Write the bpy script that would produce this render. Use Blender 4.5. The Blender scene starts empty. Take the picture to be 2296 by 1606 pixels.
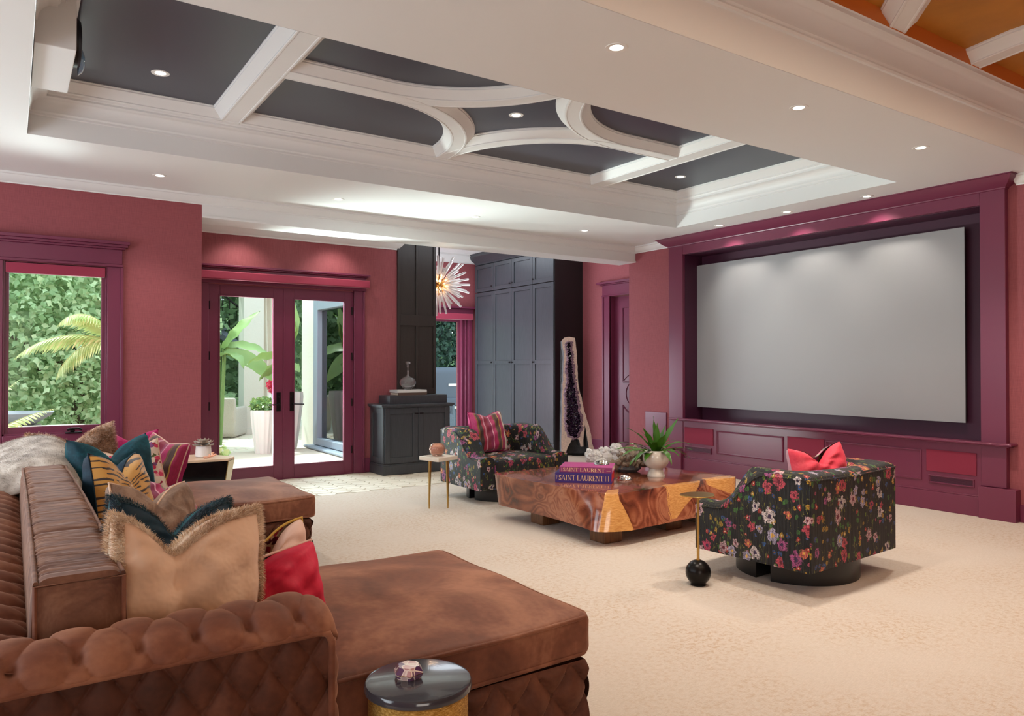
import bpy, bmesh, math, random
from mathutils import Vector, Matrix
R = math.radians
PI = math.pi
random.seed(7)
sc = bpy.context.scene
COL = sc.collection

# ---------------------------------------------------------------- camera
cam_d = bpy.data.cameras.new('camera')
cam = bpy.data.objects.new('camera', cam_d)
COL.objects.link(cam)
cam_d.sensor_width = 36.0
cam_d.lens = 26.218
cam_d.clip_start = 0.05
cam_d.clip_end = 200
cam.location = (0, 0, 1.44)
cam.rotation_euler = (R(90.58), 0, R(-33.86))
sc.camera = cam

# ---------------------------------------------------------------- world, lights, exposure
w = bpy.data.worlds.new('world'); sc.world = w
w.use_nodes = True
bg = w.node_tree.nodes['Background']
bg.inputs[0].default_value = (0.86, 0.93, 1.0, 1)
bg.inputs[1].default_value = 3.2
sc.view_settings.view_transform = 'Standard'
sc.view_settings.look = 'None'
sc.view_settings.gamma = 1.0
sc.view_settings.exposure = 0.0
sc.view_settings.use_curve_mapping = False

def lamp(name, kind, loc, power, col, rot=(0, 0, 0), size=None, size_y=None, spot=None, blend=0.5, radius=None, parent=None, spread=None):
    d = bpy.data.lights.new(name, kind)
    d.energy = power; d.color = col
    if kind == 'AREA':
        d.shape = 'RECTANGLE'; d.size = size; d.size_y = size_y or size
        if spread: d.spread = R(spread)
    if kind == 'SPOT':
        d.spot_size = R(spot); d.spot_blend = blend
    if radius is not None: d.shadow_soft_size = radius
    o = bpy.data.objects.new(name, d); COL.objects.link(o)
    o.location = loc; o.rotation_euler = rot
    if parent: o.parent = parent
    return o
COOL = (0.80, 0.90, 1.0)
WARM = (1.0, 0.80, 0.58)
NEUT = (1.0, 0.93, 0.85)
sun = bpy.data.lights.new('sun', 'SUN'); sun.energy = 8.0; sun.angle = R(3); sun.color = (1, .95, .86)
so = bpy.data.objects.new('sun', sun); COL.objects.link(so)
so.rotation_euler = Vector((.28, -.46, -.84)).to_track_quat('-Z', 'Y').to_euler()
# daylight of the tall windows in the wall behind the sofa
lamp('window_daylight_left', 'AREA', (-2.4, 4.6, 1.30), 100, COOL, (0, R(-76), 0), 1.6, 6.0)
# daylight pouring in above the patio doors
lamp('patio_daylight', 'AREA', (2.9, 10.7, 3.3), 420, COOL, (R(-55), 0, 0), 3.0, 1.6)
# light thrown up by the sunlit terrace, through the garden window and the doors
lamp('terrace_bounce', 'AREA', (.35, 8.95, .35), 30, (1, .98, .95), (R(-140), 0, 0), 1.0, .5)
lamp('terrace_bounce', 'AREA', (1.5, 10.3, .25), 470, (1, .98, .95), (R(-132), 0, R(38)), 1.1, 1.0, spread=105)
# wall washers tucked behind the header
for wx in (2.3, 3.5): lamp('wall_washer', 'SPOT', (wx, 9.1, 3.15), 24, NEUT, (R(12), 0, 0), spot=110, blend=.8, radius=.05)
# the hall's own side window, and a cool area lamp under its ceiling
lamp('hall_window_daylight', 'AREA', (4.80, 11.6, 1.0), 150, COOL, (0, R(-86), 0), 1.5, 2.0)
lamp('hall_ceiling_area', 'AREA', (6.4, 11.0, 3.5), 42, COOL, (0, 0, 0), 1.6, 2.2)
# added warm area fill standing in for the gold coffer's glow
lamp('gold_coffer_fill', 'AREA', (4.4, 0.9, 3.5), 62, (1.0, .80, .60), (0, 0, 0), 5.0, 2.6)
lamp('rear_fill', 'AREA', (-0.2, -4.0, 1.7), 130, (1.0, .90, .80), (R(88), 0, R(-20)), 4.0, 2.0)  # added soft fill from behind the camera; the rear wall has no window

# ---------------------------------------------------------------- mesh helpers
class MB:
    def __init__(s):
        s.v = []; s.f = []; s.m = []; s.uv = {}
    def add(s, verts, faces, mi=0):
        o = len(s.v)
        s.v += [tuple(p) for p in verts]
        for f in faces:
            s.f.append(tuple(i + o for i in f)); s.m.append(mi)
        return s
    def box(s, x0, x1, y0, y1, z0, z1, mi=0):
        if x0 > x1: x0, x1 = x1, x0
        if y0 > y1: y0, y1 = y1, y0
        if z0 > z1: z0, z1 = z1, z0
        v = [(x0, y0, z0), (x1, y0, z0), (x1, y1, z0), (x0, y1, z0), (x0, y0, z1), (x1, y0, z1), (x1, y1, z1), (x0, y1, z1)]
        return s.add(v, [(0, 3, 2, 1), (4, 5, 6, 7), (0, 1, 5, 4), (1, 2, 6, 5), (2, 3, 7, 6), (3, 0, 4, 7)], mi)
    def prism(s, poly, z0, z1, mi=0, top=None):
        n = len(poly); tp = top or poly
        v = [(p[0], p[1], z0) for p in poly] + [(p[0], p[1], z1) for p in tp]
        f = [tuple(range(n - 1, -1, -1)), tuple(range(n, 2 * n))] + [(i, (i + 1) % n, n + (i + 1) % n, n + i) for i in range(n)]
        return s.add(v, f, mi)
    def lathe(s, prof, c=(0, 0, 0), seg=32, mi=0, cap=True):
        n = len(prof); v = []
        for k in range(seg):
            a = 2 * PI * k / seg
            for r, z in prof: v.append((c[0] + r * math.cos(a), c[1] + r * math.sin(a), c[2] + z))
        f = []
        for k in range(seg):
            k2 = (k + 1) % seg
            for i in range(n - 1): f.append((k * n + i, k2 * n + i, k2 * n + i + 1, k * n + i + 1))
        if cap:
            if prof[0][0] > 1e-4: f.append(tuple(k * n for k in range(seg - 1, -1, -1)))
            if prof[-1][0] > 1e-4: f.append(tuple(k * n + n - 1 for k in range(seg)))
        return s.add(v, f, mi)
    def tube(s, pts, r, seg=8, mi=0, closed=False, cap=True):
        pts = [Vector(p) for p in pts]; n = len(pts); v = []
        rr = r if isinstance(r, (list, tuple)) else [r] * n
        up = None
        for i, p in enumerate(pts):
            if closed: t = pts[(i + 1) % n] - pts[i - 1]
            else: t = pts[min(i + 1, n - 1)] - pts[max(i - 1, 0)]
            t.normalize()
            if up is None:
                up = Vector((0, 0, 1)) if abs(t.z) < .9 else Vector((1, 0, 0))
            a = t.cross(up)
            if a.length < 1e-5: a = t.cross(Vector((0, 1, 0)))
            a.normalize(); b = a.cross(t); up = b
            for k in range(seg):
                q = 2 * PI * k / seg
                v.append(p + (a * math.cos(q) + b * math.sin(q)) * rr[i])
        f = []
        for i in range(n if closed else n - 1):
            j = (i + 1) % n
            for k in range(seg):
                k2 = (k + 1) % seg
                f.append((i * seg + k, i * seg + k2, j * seg + k2, j * seg + k))
        if cap and not closed:
            f.append(tuple(range(seg - 1, -1, -1))); f.append(tuple((n - 1) * seg + k for k in range(seg)))
        return s.add(v, f, mi)
    def grid(s, nu, nv, fn, mi=0, cu=False, cv=False, flip=False):
        v = [fn(i / (nu if cu else nu - 1), j / (nv if cv else nv - 1)) for i in range(nu) for j in range(nv)]
        f = []
        for i in range(nu if cu else nu - 1):
            for j in range(nv if cv else nv - 1):
                a, b, c, d = i * nv + j, ((i + 1) % nu) * nv + j, ((i + 1) % nu) * nv + (j + 1) % nv, i * nv + (j + 1) % nv
                f.append((a, d, c, b) if flip else (a, b, c, d))
        return s.add(v, f, mi)
    def rect_sweep(s, x0, x1, y0, y1, prof, mi=0, closed=False):
        """prof: (inset, z) pairs; a ring is drawn for every pair, mitred at the corners"""
        v = []
        for d, z in prof: v += [(x0 + d, y0 + d, z), (x1 - d, y0 + d, z), (x1 - d, y1 - d, z), (x0 + d, y1 - d, z)]
        f = []; n = len(prof)
        for i in range(n if closed else n - 1):
            j = (i + 1) % n
            for k in range(4):
                k2 = (k + 1) % 4
                f.append((i * 4 + k, i * 4 + k2, j * 4 + k2, j * 4 + k))
        return s.add(v, f, mi)
    def path_sweep(s, path, prof, mi=0, close_prof=False):
        """path in plan (x, y); prof: (side offset, z)"""
        n = len(path); v = []
        for i, p in enumerate(path):
            a = Vector(path[max(i - 1, 0)][:2]); b = Vector(path[min(i + 1, n - 1)][:2])
            t = (b - a).normalized(); nn = Vector((-t.y, t.x))
            for d, z in prof: v.append((p[0] + nn.x * d, p[1] + nn.y * d, z))
        m = len(prof); f = []
        for i in range(n - 1):
            for j in range(m if close_prof else m - 1):
                j2 = (j + 1) % m
                f.append((i * m + j, (i + 1) * m + j, (i + 1) * m + j2, i * m + j2))
        return s.add(v, f, mi)
    def build(s, name, mats, parent=None, loc=(0, 0, 0), rot=(0, 0, 0), smooth=35, bevel=0, bseg=2, uv=None, weld=False):
        me = bpy.data.meshes.new(name)
        me.from_pydata(s.v, [], s.f)
        if not isinstance(mats, (list, tuple)): mats = [mats]
        for m in mats: me.materials.append(m)
        if len(mats) > 1: me.polygons.foreach_set('material_index', s.m)
        if weld:
            bm = bmesh.new(); bm.from_mesh(me)
            bmesh.ops.remove_doubles(bm, verts=bm.verts, dist=1e-5)
            bmesh.ops.recalc_face_normals(bm, faces=bm.faces)
            bm.to_mesh(me); bm.free()
        if smooth:
            me.polygons.foreach_set('use_smooth', [True] * len(me.polygons))
            me.set_sharp_from_angle(angle=R(smooth))
        if uv == 'box': box_uv(me)
        me.update()
        o = bpy.data.objects.new(name, me); COL.objects.link(o)
        o.location = loc; o.rotation_euler = rot
        if parent is not None: o.parent = parent
        if bevel:
            b = o.modifiers.new('bevel', 'BEVEL'); b.width = bevel; b.segments = bseg; b.limit_method = 'ANGLE'; b.angle_limit = R(40); b.harden_normals = False
        return o

def box_uv(me):
    u = me.uv_layers.new(name='uv')
    for p in me.polygons:
        n = p.normal; a = max(range(3), key=lambda i: abs(n[i]))
        for li in p.loop_indices:
            c = me.vertices[me.loops[li].vertex_index].co
            u.data[li].uv = (c.y + 3.3, c.z) if a == 0 else ((c.x, c.z) if a == 1 else (c.x, c.y + 1.7))

def thing(name, label, cat, loc=(0, 0, 0), rz=0, group=None, rot=None):
    o = bpy.data.objects.new(name, None); COL.objects.link(o)
    o.empty_display_size = .05
    o.location = loc; o.rotation_euler = rot or (0, 0, rz)
    o['label'] = label; o['category'] = cat
    if group: o['group'] = group
    return o
def tag(o, label, cat=None, group=None, kind=None):
    if label: o['label'] = label
    if cat: o['category'] = cat
    if group: o['group'] = group
    if kind: o['kind'] = kind
    return o
def struct(o, label, cat='trim'):
    o['kind'] = 'structure'; o['label'] = label; o['category'] = cat
    return o
def sroot(name, label, cat='trim', loc=(0, 0, 0)):
    o = bpy.data.objects.new(name, None); COL.objects.link(o); o.empty_display_size = .05; o.location = loc
    return struct(o, label, cat)

def B(name, b, mat, parent=None, bevel=0, **k):
    m = MB()
    for q in (b if isinstance(b[0], (list, tuple)) else [b]): m.box(*q)
    return m.build(name, mat, parent, bevel=bevel, **k)

def softbox(hx, hy, hz, r, n=14, crown=0, base=True, fn=None, nz=6):
    """rounded box with crowned top, centred at the origin"""
    pts = {}; V = []; F = []
    def key(p):
        k = tuple(round(c, 5) for c in p)
        if k not in pts: pts[k] = len(V); V.append(p)
        return pts[k]
    def warp(u, v, w_):
        P = Vector((u * hx, v * hy, w_ * hz))
        I = Vector((max(-hx + r, min(hx - r, P.x)), max(-hy + r, min(hy - r, P.y)), max(-hz + r, min(hz - r, P.z))))
        d = P - I
        if d.length > 1e-9: P = I + d.normalized() * r
        if crown:
            c = crown * (1 - min(1, abs(P.x / hx)) ** 2.5) * (1 - min(1, abs(P.y / hy)) ** 2.5)
            if P.z > 0: P.z += c * (P.z / hz)
        if fn: P = Vector(fn(P))
        return tuple(P)
    def spaced(h, n):
        # denser near the edges so that the rounding is smooth
        e = min(.45, r / h)
        a = [-1 + e * (1 - math.cos(PI / 2 * i / 4)) for i in range(4)]
        mid = [-1 + e + (2 - 2 * e) * i / n for i in range(n + 1)]
        return a + mid + [-x for x in reversed(a)]
    sx, sy, sz = spaced(hx, n), spaced(hy, n), spaced(hz, nz)
    def face(A, Bv, f3, flip):
        for i in range(len(A) - 1):
            for j in range(len(Bv) - 1):
                q = [key(warp(*f3(A[a], Bv[b]))) for a, b in ((i, j), (i + 1, j), (i + 1, j + 1), (i, j + 1))]
                if len(set(q)) < 3: continue
                q = list(dict.fromkeys(q))
                F.append(tuple(q[::-1]) if flip else tuple(q))
    face(sx, sy, lambda a, b: (a, b, 1), False); face(sx, sy, lambda a, b: (a, b, -1), True)
    face(sx, sz, lambda a, b: (a, -1, b), False); face(sx, sz, lambda a, b: (a, 1, b), True)
    face(sy, sz, lambda a, b: (1, a, b), False); face(sy, sz, lambda a, b: (-1, a, b), True)
    return V, F

# ---------------------------------------------------------------- materials
def lin(c):
    return tuple(((x / 255) / 12.92 if x / 255 <= .04045 else ((x / 255 + .055) / 1.055) ** 2.4) for x in c) + (1,)
class NT:
    def __init__(s, name):
        s.m = bpy.data.materials.new(name); s.m.use_nodes = True
        s.t = s.m.node_tree; s.b = s.t.nodes['Principled BSDF']; s.out = s.t.nodes['Material Output']
    def n(s, typ, ins=None, **at):
        nd = s.t.nodes.new('ShaderNode' + typ)
        for k, v in at.items(): setattr(nd, k, v)
        for k, v in (ins or {}).items(): s.set(nd.inputs[k], v)
        return nd
    def set(s, sock, v):
        if isinstance(v, bpy.types.NodeSocket): s.t.links.new(v, sock)
        else: sock.default_value = v
    def math(s, op, a, b=0.0, c=None, clamp=False):
        nd = s.t.nodes.new('ShaderNodeMath'); nd.operation = op; nd.use_clamp = clamp
        s.set(nd.inputs[0], a); s.set(nd.inputs[1], b)
        if c is not None: s.set(nd.inputs[2], c)
        return nd.outputs[0]
    def mix(s, f, a, b, mode='MIX'):
        nd = s.t.nodes.new('ShaderNodeMix'); nd.data_type = 'RGBA'; nd.blend_type = mode
        s.set(nd.inputs[0], f); s.set(nd.inputs[6], a); s.set(nd.inputs[7], b)
        return nd.outputs[2]
    def ramp(s, f, stops, interp='LINEAR'):
        nd = s.t.nodes.new('ShaderNodeValToRGB'); nd.color_ramp.interpolation = interp
        e = nd.color_ramp.elements
        while len(e) < len(stops): e.new(.5)
        for i, (p, c) in enumerate(stops): e[i].position = p; e[i].color = c if len(c) == 4 else lin(c)
        s.set(nd.inputs[0], f); return nd.outputs[0]
    def coord(s, which='Object', scale=(1, 1, 1), rot=(0, 0, 0)):
        tc = s.t.nodes.new('ShaderNodeTexCoord')
        mp = s.n('Mapping', {0: tc.outputs[which]}); mp.inputs['Scale'].default_value = scale; mp.inputs['Rotation'].default_value = rot
        return mp.outputs[0]
    def noise(s, v, scale, detail=3, rough=.55, dist=0, out='Fac'):
        nd = s.n('TexNoise', {'Vector': v, 'Scale': scale, 'Detail': detail, 'Roughness': rough, 'Distortion': dist})
        return nd.outputs[out]
    def bump(s, h, strength, dist=.01):
        nd = s.n('Bump', {'Height': h, 'Strength': strength, 'Distance': dist}); s.t.links.new(nd.outputs[0], s.b.inputs['Normal']); return nd
    def set_b(s, **k):
        for a, v in k.items(): s.set(s.b.inputs[a.replace('_', ' ')], v)

def plain(name, col, rough=.5, metal=0, spec=.5, sheen=0, var=None, bump=None, coat=0, emit=None, scale=(1, 1, 1)):
    t = NT(name); b = t.b
    b.inputs['Roughness'].default_value = rough; b.inputs['Metallic'].default_value = metal
    b.inputs['Specular IOR Level'].default_value = spec
    b.inputs['Sheen Weight'].default_value = sheen; b.inputs['Coat Weight'].default_value = coat
    c = lin(col)
    b.inputs['Base Color'].default_value = c
    if var or bump: co = t.coord('Object', scale)
    if var:
        nz = t.noise(co, var[0], 4)
        a = tuple(x * (1 - var[1]) for x in c[:3]) + (1,); d = tuple(min(1, x * (1 + var[1])) for x in c[:3]) + (1,)
        t.set(b.inputs['Base Color'], t.ramp(nz, [(.3, a), (.7, d)]))
    if bump:
        t.bump(t.noise(co, bump[0], 3), bump[1], bump[2] if len(bump) > 2 else .005)
    if emit:
        b.inputs['Emission Color'].default_value = lin(emit[0]); b.inputs['Emission Strength'].default_value = emit[1]
    return t.m

def mat_wallpaper():
    t = NT('plum_grasscloth')
    c1 = t.coord('Object', (60, 60, 3)); n1 = t.noise(c1, 4, 4)
    c2 = t.coord('Object', (3, 3, 90)); n2 = t.noise(c2, 4, 3)
    s_ = t.math('ADD', t.math('MULTIPLY', n1, .6), t.math('MULTIPLY', n2, .4))
    t.set(t.b.inputs['Base Color'], t.ramp(s_, [(.3, (130, 63, 70)), (.5, (149, 76, 82)), (.7, (162, 86, 91))]))
    t.set_b(Roughness=.75); t.bump(s_, .25, .003)
    return t.m
def mat_carpet():
    t = NT('cream_carpet')
    co = t.coord('Object', (1, 1, 1)); n1 = t.noise(co, 1.2, 2)
    n2 = t.noise(co, 34, 5, .75); n3 = t.noise(t.coord('Object', (5, 40, 1), (0, 0, R(-34))), 6, 3, .7)
    mask = t.math('MULTIPLY', t.ramp(n2, [(.48, (0, 0, 0)), (.60, (255, 255, 255))]), t.ramp(n1, [(.35, (60, 60, 60)), (.65, (255, 255, 255))]))
    base = t.ramp(n3, [(.3, (203, 188, 173)), (.7, (221, 208, 195))])
    c = t.mix(t.math('MULTIPLY', mask, .62), base, lin((184, 148, 106)))
    fine = t.noise(co, 300, 2)
    c = t.mix(.14, c, t.ramp(fine, [(.3, (110, 90, 70)), (.7, (255, 250, 240))]), 'MULTIPLY')
    t.set(t.b.inputs['Base Color'], c); t.set_b(Roughness=.95, Sheen_Weight=.15)
    t.bump(t.math('ADD', fine, n2), .5, .006)
    return t.m
def mat_velvet(name, dark, mid, light, scale=5, sheen=.7, tint=None, uvw='Object', sc3=(1, 1, 1)):
    t = NT(name); co = t.coord(uvw, sc3)
    n = t.noise(co, scale, 4, .6, .6); n2 = t.noise(co, scale * 16, 3)
    f = t.math('ADD', t.math('MULTIPLY', n, .85), t.math('MULTIPLY', n2, .15))
    t.set(t.b.inputs['Base Color'], t.ramp(f, [(.34, dark), (.5, mid), (.66, light)]))
    t.set_b(Roughness=.62, Sheen_Weight=sheen, Sheen_Roughness=.35)
    t.b.inputs['Sheen Tint'].default_value = lin(tint or light); t.b.inputs['Specular IOR Level'].default_value = .25
    t.bump(n2, .15, .002)
    return t.m
def mat_glass(name, tint=(235, 245, 245), refl=.12):
    t = NT(name); tr = t.n('BsdfTransparent', {'Color': lin(tint)}); gl = t.n('BsdfGlossy', {'Roughness': .02, 'Color': (1, 1, 1, 1)})
    fr = t.n('LayerWeight', {'Blend': refl}); mx = t.n('MixShader', {0: fr.outputs['Fresnel'], 1: tr.outputs[0], 2: gl.outputs[0]})
    t.t.links.new(mx.outputs[0], t.out.inputs[0]); return t.m
def mat_crystal(name, col, rough=.05, trans=.8, ior=1.45):
    t = NT(name); t.set_b(Roughness=rough, IOR=ior, Transmission_Weight=trans); t.b.inputs['Base Color'].default_value = lin(col); return t.m

def mat_floral():
    t = NT('dark_floral_pleated_fabric'); uv = t.coord('UV')
    col = None
    def layer(prev, scale, thr, petals, rad, seed, palette, centre):
        off = t.n('VectorMath', {0: uv, 1: (seed * 1.37, seed * .73, 0)}, operation='ADD').outputs[0]
        scl = t.n('VectorMath', {0: off, 1: (scale * 1.15, scale, 1)}, operation='MULTIPLY').outputs[0]
        vo = t.n('TexVoronoi', {'Vector': scl, 'Scale': 1.0, 'Randomness': 1.0}, voronoi_dimensions='2D')
        dv = t.n('VectorMath', {0: scl, 1: vo.outputs['Position']}, operation='SUBTRACT').outputs[0]
        sp = t.n('SeparateXYZ', {0: dv}); cs = t.n('SeparateColor', {0: vo.outputs['Color']})
        ang = t.math('ARCTAN2', sp.outputs[1], sp.outputs[0])
        rnd = cs.outputs[0]
        pet = t.math('COSINE', t.math('ADD', t.math('MULTIPLY', ang, petals), t.math('MULTIPLY', rnd, 6.28)))
        nz = t.noise(scl, 4.5, 3)
        rr = t.math('MULTIPLY', t.math('ADD', t.math('MULTIPLY', pet, .11), .86), t.math('ADD', t.math('MULTIPLY', cs.outputs[1], rad * .7), rad * .55))
        rr = t.math('MULTIPLY', rr, t.math('ADD', t.math('MULTIPLY', nz, 2.1), -.05))
        d = vo.outputs['Distance']
        m = t.math('SUBTRACT', 1, t.math('DIVIDE', d, rr))
        inside = t.math('GREATER_THAN', m, 0)
        present = t.math('GREATER_THAN', cs.outputs[2], thr)
        mask = t.math('MULTIPLY', inside, present)
        pc = t.ramp(rnd, palette, 'CONSTANT')
        # petal veins and darker heart
        vein = t.math('MULTIPLY', t.math('GREATER_THAN', t.math('FRACT', t.math('ADD', t.math('MULTIPLY', t.noise(scl, 7, 2), 4.0), t.math('MULTIPLY', t.math('DIVIDE', d, rr), 1.6))), .68), .8)
        pc = t.mix(vein, pc, (.02, .01, .015, 1))
        heart = t.math('LESS_THAN', t.math('DIVIDE', d, rr), .3)
        pc = t.mix(heart, pc, t.ramp(rnd, centre, 'CONSTANT'))
        return t.mix(mask, prev, pc)
    n = t.noise(uv, 30, 3)
    base = t.ramp(n, [(.3, (4, 4, 7)), (.7, (20, 18, 21))])
    # thin stems
    wv = t.n('TexNoise', {'Vector': t.coord('UV', (9, 2.2, 1)), 'Scale': 2.2, 'Detail': 2.0, 'Distortion': 1.4}).outputs['Fac']
    stem = t.math('LESS_THAN', t.math('ABSOLUTE', t.math('SUBTRACT', wv, .5)), .006)
    gate = t.math('GREATER_THAN', t.noise(uv, 7, 1), .5)
    c = t.mix(t.math('MULTIPLY', stem, gate), base, lin((150, 150, 60)))
    c = layer(c, 19, .6, 2, .34, 3.1, [(0, (70, 130, 50)), (.4, (120, 150, 40)), (.6, (205, 165, 50)), (.8, (50, 90, 150))], [(0, (60, 90, 40)), (.5, (150, 90, 30))])
    c = layer(c, 16, .72, 3, .28, 7.7, [(0, (215, 60, 50)), (.3, (225, 175, 60)), (.6, (60, 110, 175)), (.8, (200, 90, 120))], [(0, (250, 230, 190)), (.5, (40, 30, 60))])
    c = layer(c, 8.6, .42, 5, .40, 1.9, [(0, (222, 86, 104)), (.2, (232, 190, 196)), (.4, (226, 120, 92)), (.55, (196, 186, 214)), (.7, (214, 70, 110)), (.82, (236, 222, 220)), (.92, (190, 90, 150))], [(0, (120, 20, 50)), (.4, (240, 190, 90)), (.7, (60, 30, 80))])
    # pleats
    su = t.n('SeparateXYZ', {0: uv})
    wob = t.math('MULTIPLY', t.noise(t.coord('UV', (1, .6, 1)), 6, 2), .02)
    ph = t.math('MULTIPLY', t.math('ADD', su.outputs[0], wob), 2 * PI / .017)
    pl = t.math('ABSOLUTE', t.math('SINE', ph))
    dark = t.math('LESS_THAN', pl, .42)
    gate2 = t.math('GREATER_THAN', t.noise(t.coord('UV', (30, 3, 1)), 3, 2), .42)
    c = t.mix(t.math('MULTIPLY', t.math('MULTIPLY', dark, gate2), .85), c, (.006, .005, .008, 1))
    t.set(t.b.inputs['Base Color'], c); t.set_b(Roughness=.6, Sheen_Weight=.03)
    t.bump(t.math('POWER', pl, .5), .9, .008)
    return t.m

def stripes_mat(name, cols, period, axis=0, rough=.6, uvscale=1):
    """cols: list of (width fraction, colour)"""
    t = NT(name); su = t.n('SeparateXYZ', {0: t.coord('UV')})
    f = t.math('FRACT', t.math('DIVIDE', t.math('ADD', su.outputs[axis], 5.0), period))
    p = 0; st = []
    for wd, c in cols: st.append((p, c)); p += wd
    c = t.ramp(f, st, 'CONSTANT'); fine = t.noise(t.coord('UV', (400, 40, 1)), 1, 2)
    t.set(t.b.inputs['Base Color'], t.mix(.35, c, t.ramp(fine, [(.3, (120, 120, 120)), (.7, (255, 255, 255))]), 'MULTIPLY'))
    t.set_b(Roughness=rough, Sheen_Weight=.35); return t.m

def mat_tiger():
    t = NT('gold_velvet_tiger_stripe'); co = t.coord('UV', (1, 1.9, 1), (0, 0, R(18)))
    wv = t.n('TexWave', {'Vector': co, 'Scale': 5.5, 'Distortion': 5.0, 'Detail': 2.0, 'Detail Scale': 1.6}, bands_direction='Y').outputs['Fac']
    g = t.noise(t.coord('UV'), 14, 2)
    m = t.math('MULTIPLY', t.math('GREATER_THAN', wv, .74), t.math('GREATER_THAN', g, .44))
    t.set(t.b.inputs['Base Color'], t.mix(m, lin((206, 150, 66)), lin((48, 30, 24)))); t.set_b(Roughness=.6, Sheen_Weight=.5); return t.m
def mat_blooms(name, base, pal, scale=16, thr=.25, blot=.5):
    t = NT(name); uv = t.coord('UV')
    mx = t.n('VectorMath', {0: t.n('TexNoise', {'Vector': uv, 'Scale': 24.0}).outputs['Color'], 1: (.03, .03, 0), 2: uv}, operation='MULTIPLY_ADD').outputs[0]
    vo = t.n('TexVoronoi', {'Vector': mx, 'Scale': float(scale), 'Randomness': 1.0}, voronoi_dimensions='2D')
    cs = t.n('SeparateColor', {0: vo.outputs['Color']})
    pc = t.ramp(cs.outputs[0], pal, 'CONSTANT')
    big = t.noise(uv, 5.5, 2)
    m = t.math('MULTIPLY', t.math('GREATER_THAN', cs.outputs[1], thr), t.math('MULTIPLY', t.math('LESS_THAN', vo.outputs['Distance'], .5), t.math('GREATER_THAN', big, blot)))
    t.set(t.b.inputs['Base Color'], t.mix(m, lin(base), pc)); t.set_b(Roughness=.7); return t.m
def mat_wood_slab():
    t = NT('polished_slab_wood'); co = t.coord('Object', (1, 1, 1.2))
    n = t.noise(co, 1.5, 2, .5, 1.6); fine = t.noise(t.coord('Object', (5, 5, 22)), 6, 4)
    ring = t.math('ABSOLUTE', t.math('SUBTRACT', t.math('FRACT', t.math('MULTIPLY', t.math('ADD', n, t.math('MULTIPLY', fine, .012)), 13.0)), .5))
    bands = t.noise(co, 2.3, 2, .5, .8)
    f = t.math('ADD', t.math('MULTIPLY', ring, .34), t.math('ADD', t.math('MULTIPLY', bands, .75), t.math('MULTIPLY', fine, .12)))
    heart = t.ramp(f, [(.26, (46, 22, 16)), (.40, (96, 48, 32)), (.54, (136, 74, 50)), (.68, (170, 108, 78)), (.8, (112, 58, 40))])
    sap = t.ramp(fine, [(.3, (186, 124, 66)), (.7, (220, 164, 98))])
    # sapwood tongues on the front edge
    sp = t.n('SeparateXYZ', {0: t.coord('Object')}); x, y, z = sp.outputs
    nn = t.math('MULTIPLY', t.math('SUBTRACT', t.noise(co, 6, 2), .5), .05)
    jag = t.math('MULTIPLY', t.math('SUBTRACT', t.noise(t.coord('Object', (22, 22, 3)), 4, 2), .5), .16)
    u = t.math('ADD', t.math('SUBTRACT', x, y), nn)
    xx = t.math('ADD', x, nn)
    AND = lambda *q: q[0] if len(q) == 1 else t.math('MULTIPLY', q[0], AND(*q[1:]))
    front = t.math('LESS_THAN', y, .22)
    a = AND(t.math('GREATER_THAN', u, t.math('ADD', -.09, t.math('MULTIPLY', z, .28))), t.math('LESS_THAN', u, t.math('ADD', .42, t.math('MULTIPLY', z, -.62))), front)
    b = AND(t.math('GREATER_THAN', t.math('ADD', x, jag), .80), t.math('LESS_THAN', xx, t.math('ADD', .66, t.math('MULTIPLY', z, 1.45))), t.math('LESS_THAN', y, .16), t.math('GREATER_THAN', z, .15))
    c = AND(t.math('GREATER_THAN', xx, 1.36), t.math('GREATER_THAN', z, t.math('SUBTRACT', .95, t.math('MULTIPLY', xx, .42))), front)
    m = t.math('MAXIMUM', a, t.math('MAXIMUM', b, c), clamp=True)
    t.set(t.b.inputs['Base Color'], t.mix(m, heart, sap))
    t.set_b(Roughness=.16, Coat_Weight=.6, Coat_Roughness=.06); return t.m
def mat_agate():
    t = NT('amethyst_marquetry'); co = t.coord('Object')
    vo = t.n('TexVoronoi', {'Vector': co, 'Scale': 42.0}); cs = t.n('SeparateColor', {0: vo.outputs['Color']})
    c = t.ramp(cs.outputs[0], [(0, (222, 196, 190)), (.35, (110, 78, 110)), (.5, (205, 160, 160)), (.7, (84, 50, 96)), (.85, (235, 215, 205))], 'CONSTANT')
    ed = t.n('TexVoronoi', {'Vector': co, 'Scale': 42.0}, feature='DISTANCE_TO_EDGE').outputs['Distance']
    t.set(t.b.inputs['Base Color'], t.mix(t.math('LESS_THAN', ed, .06), c, lin((240, 225, 215)))); t.set_b(Roughness=.15, Coat_Weight=.5); return t.m
def mat_gold_leaf():
    t = NT('etched_gold_metal'); co = t.coord('Object', (30, 30, 120)); n = t.noise(co, 3, 5, .7)
    t.set(t.b.inputs['Base Color'], t.ramp(n, [(.3, (120, 84, 34)), (.5, (190, 146, 70)), (.7, (240, 205, 130))]))
    t.set_b(Roughness=.38, Metallic=.9); t.bump(n, .6, .004); return t.m
def mat_wood(name, a, b, scale=(1, 1, 1), rough=.4):
    t = NT(name); n = t.noise(t.coord('Object', scale), 6, 4, .6, .8)
    t.set(t.b.inputs['Base Color'], t.ramp(n, [(.3, a), (.7, b)])); t.set_b(Roughness=rough); return t.m
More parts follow.
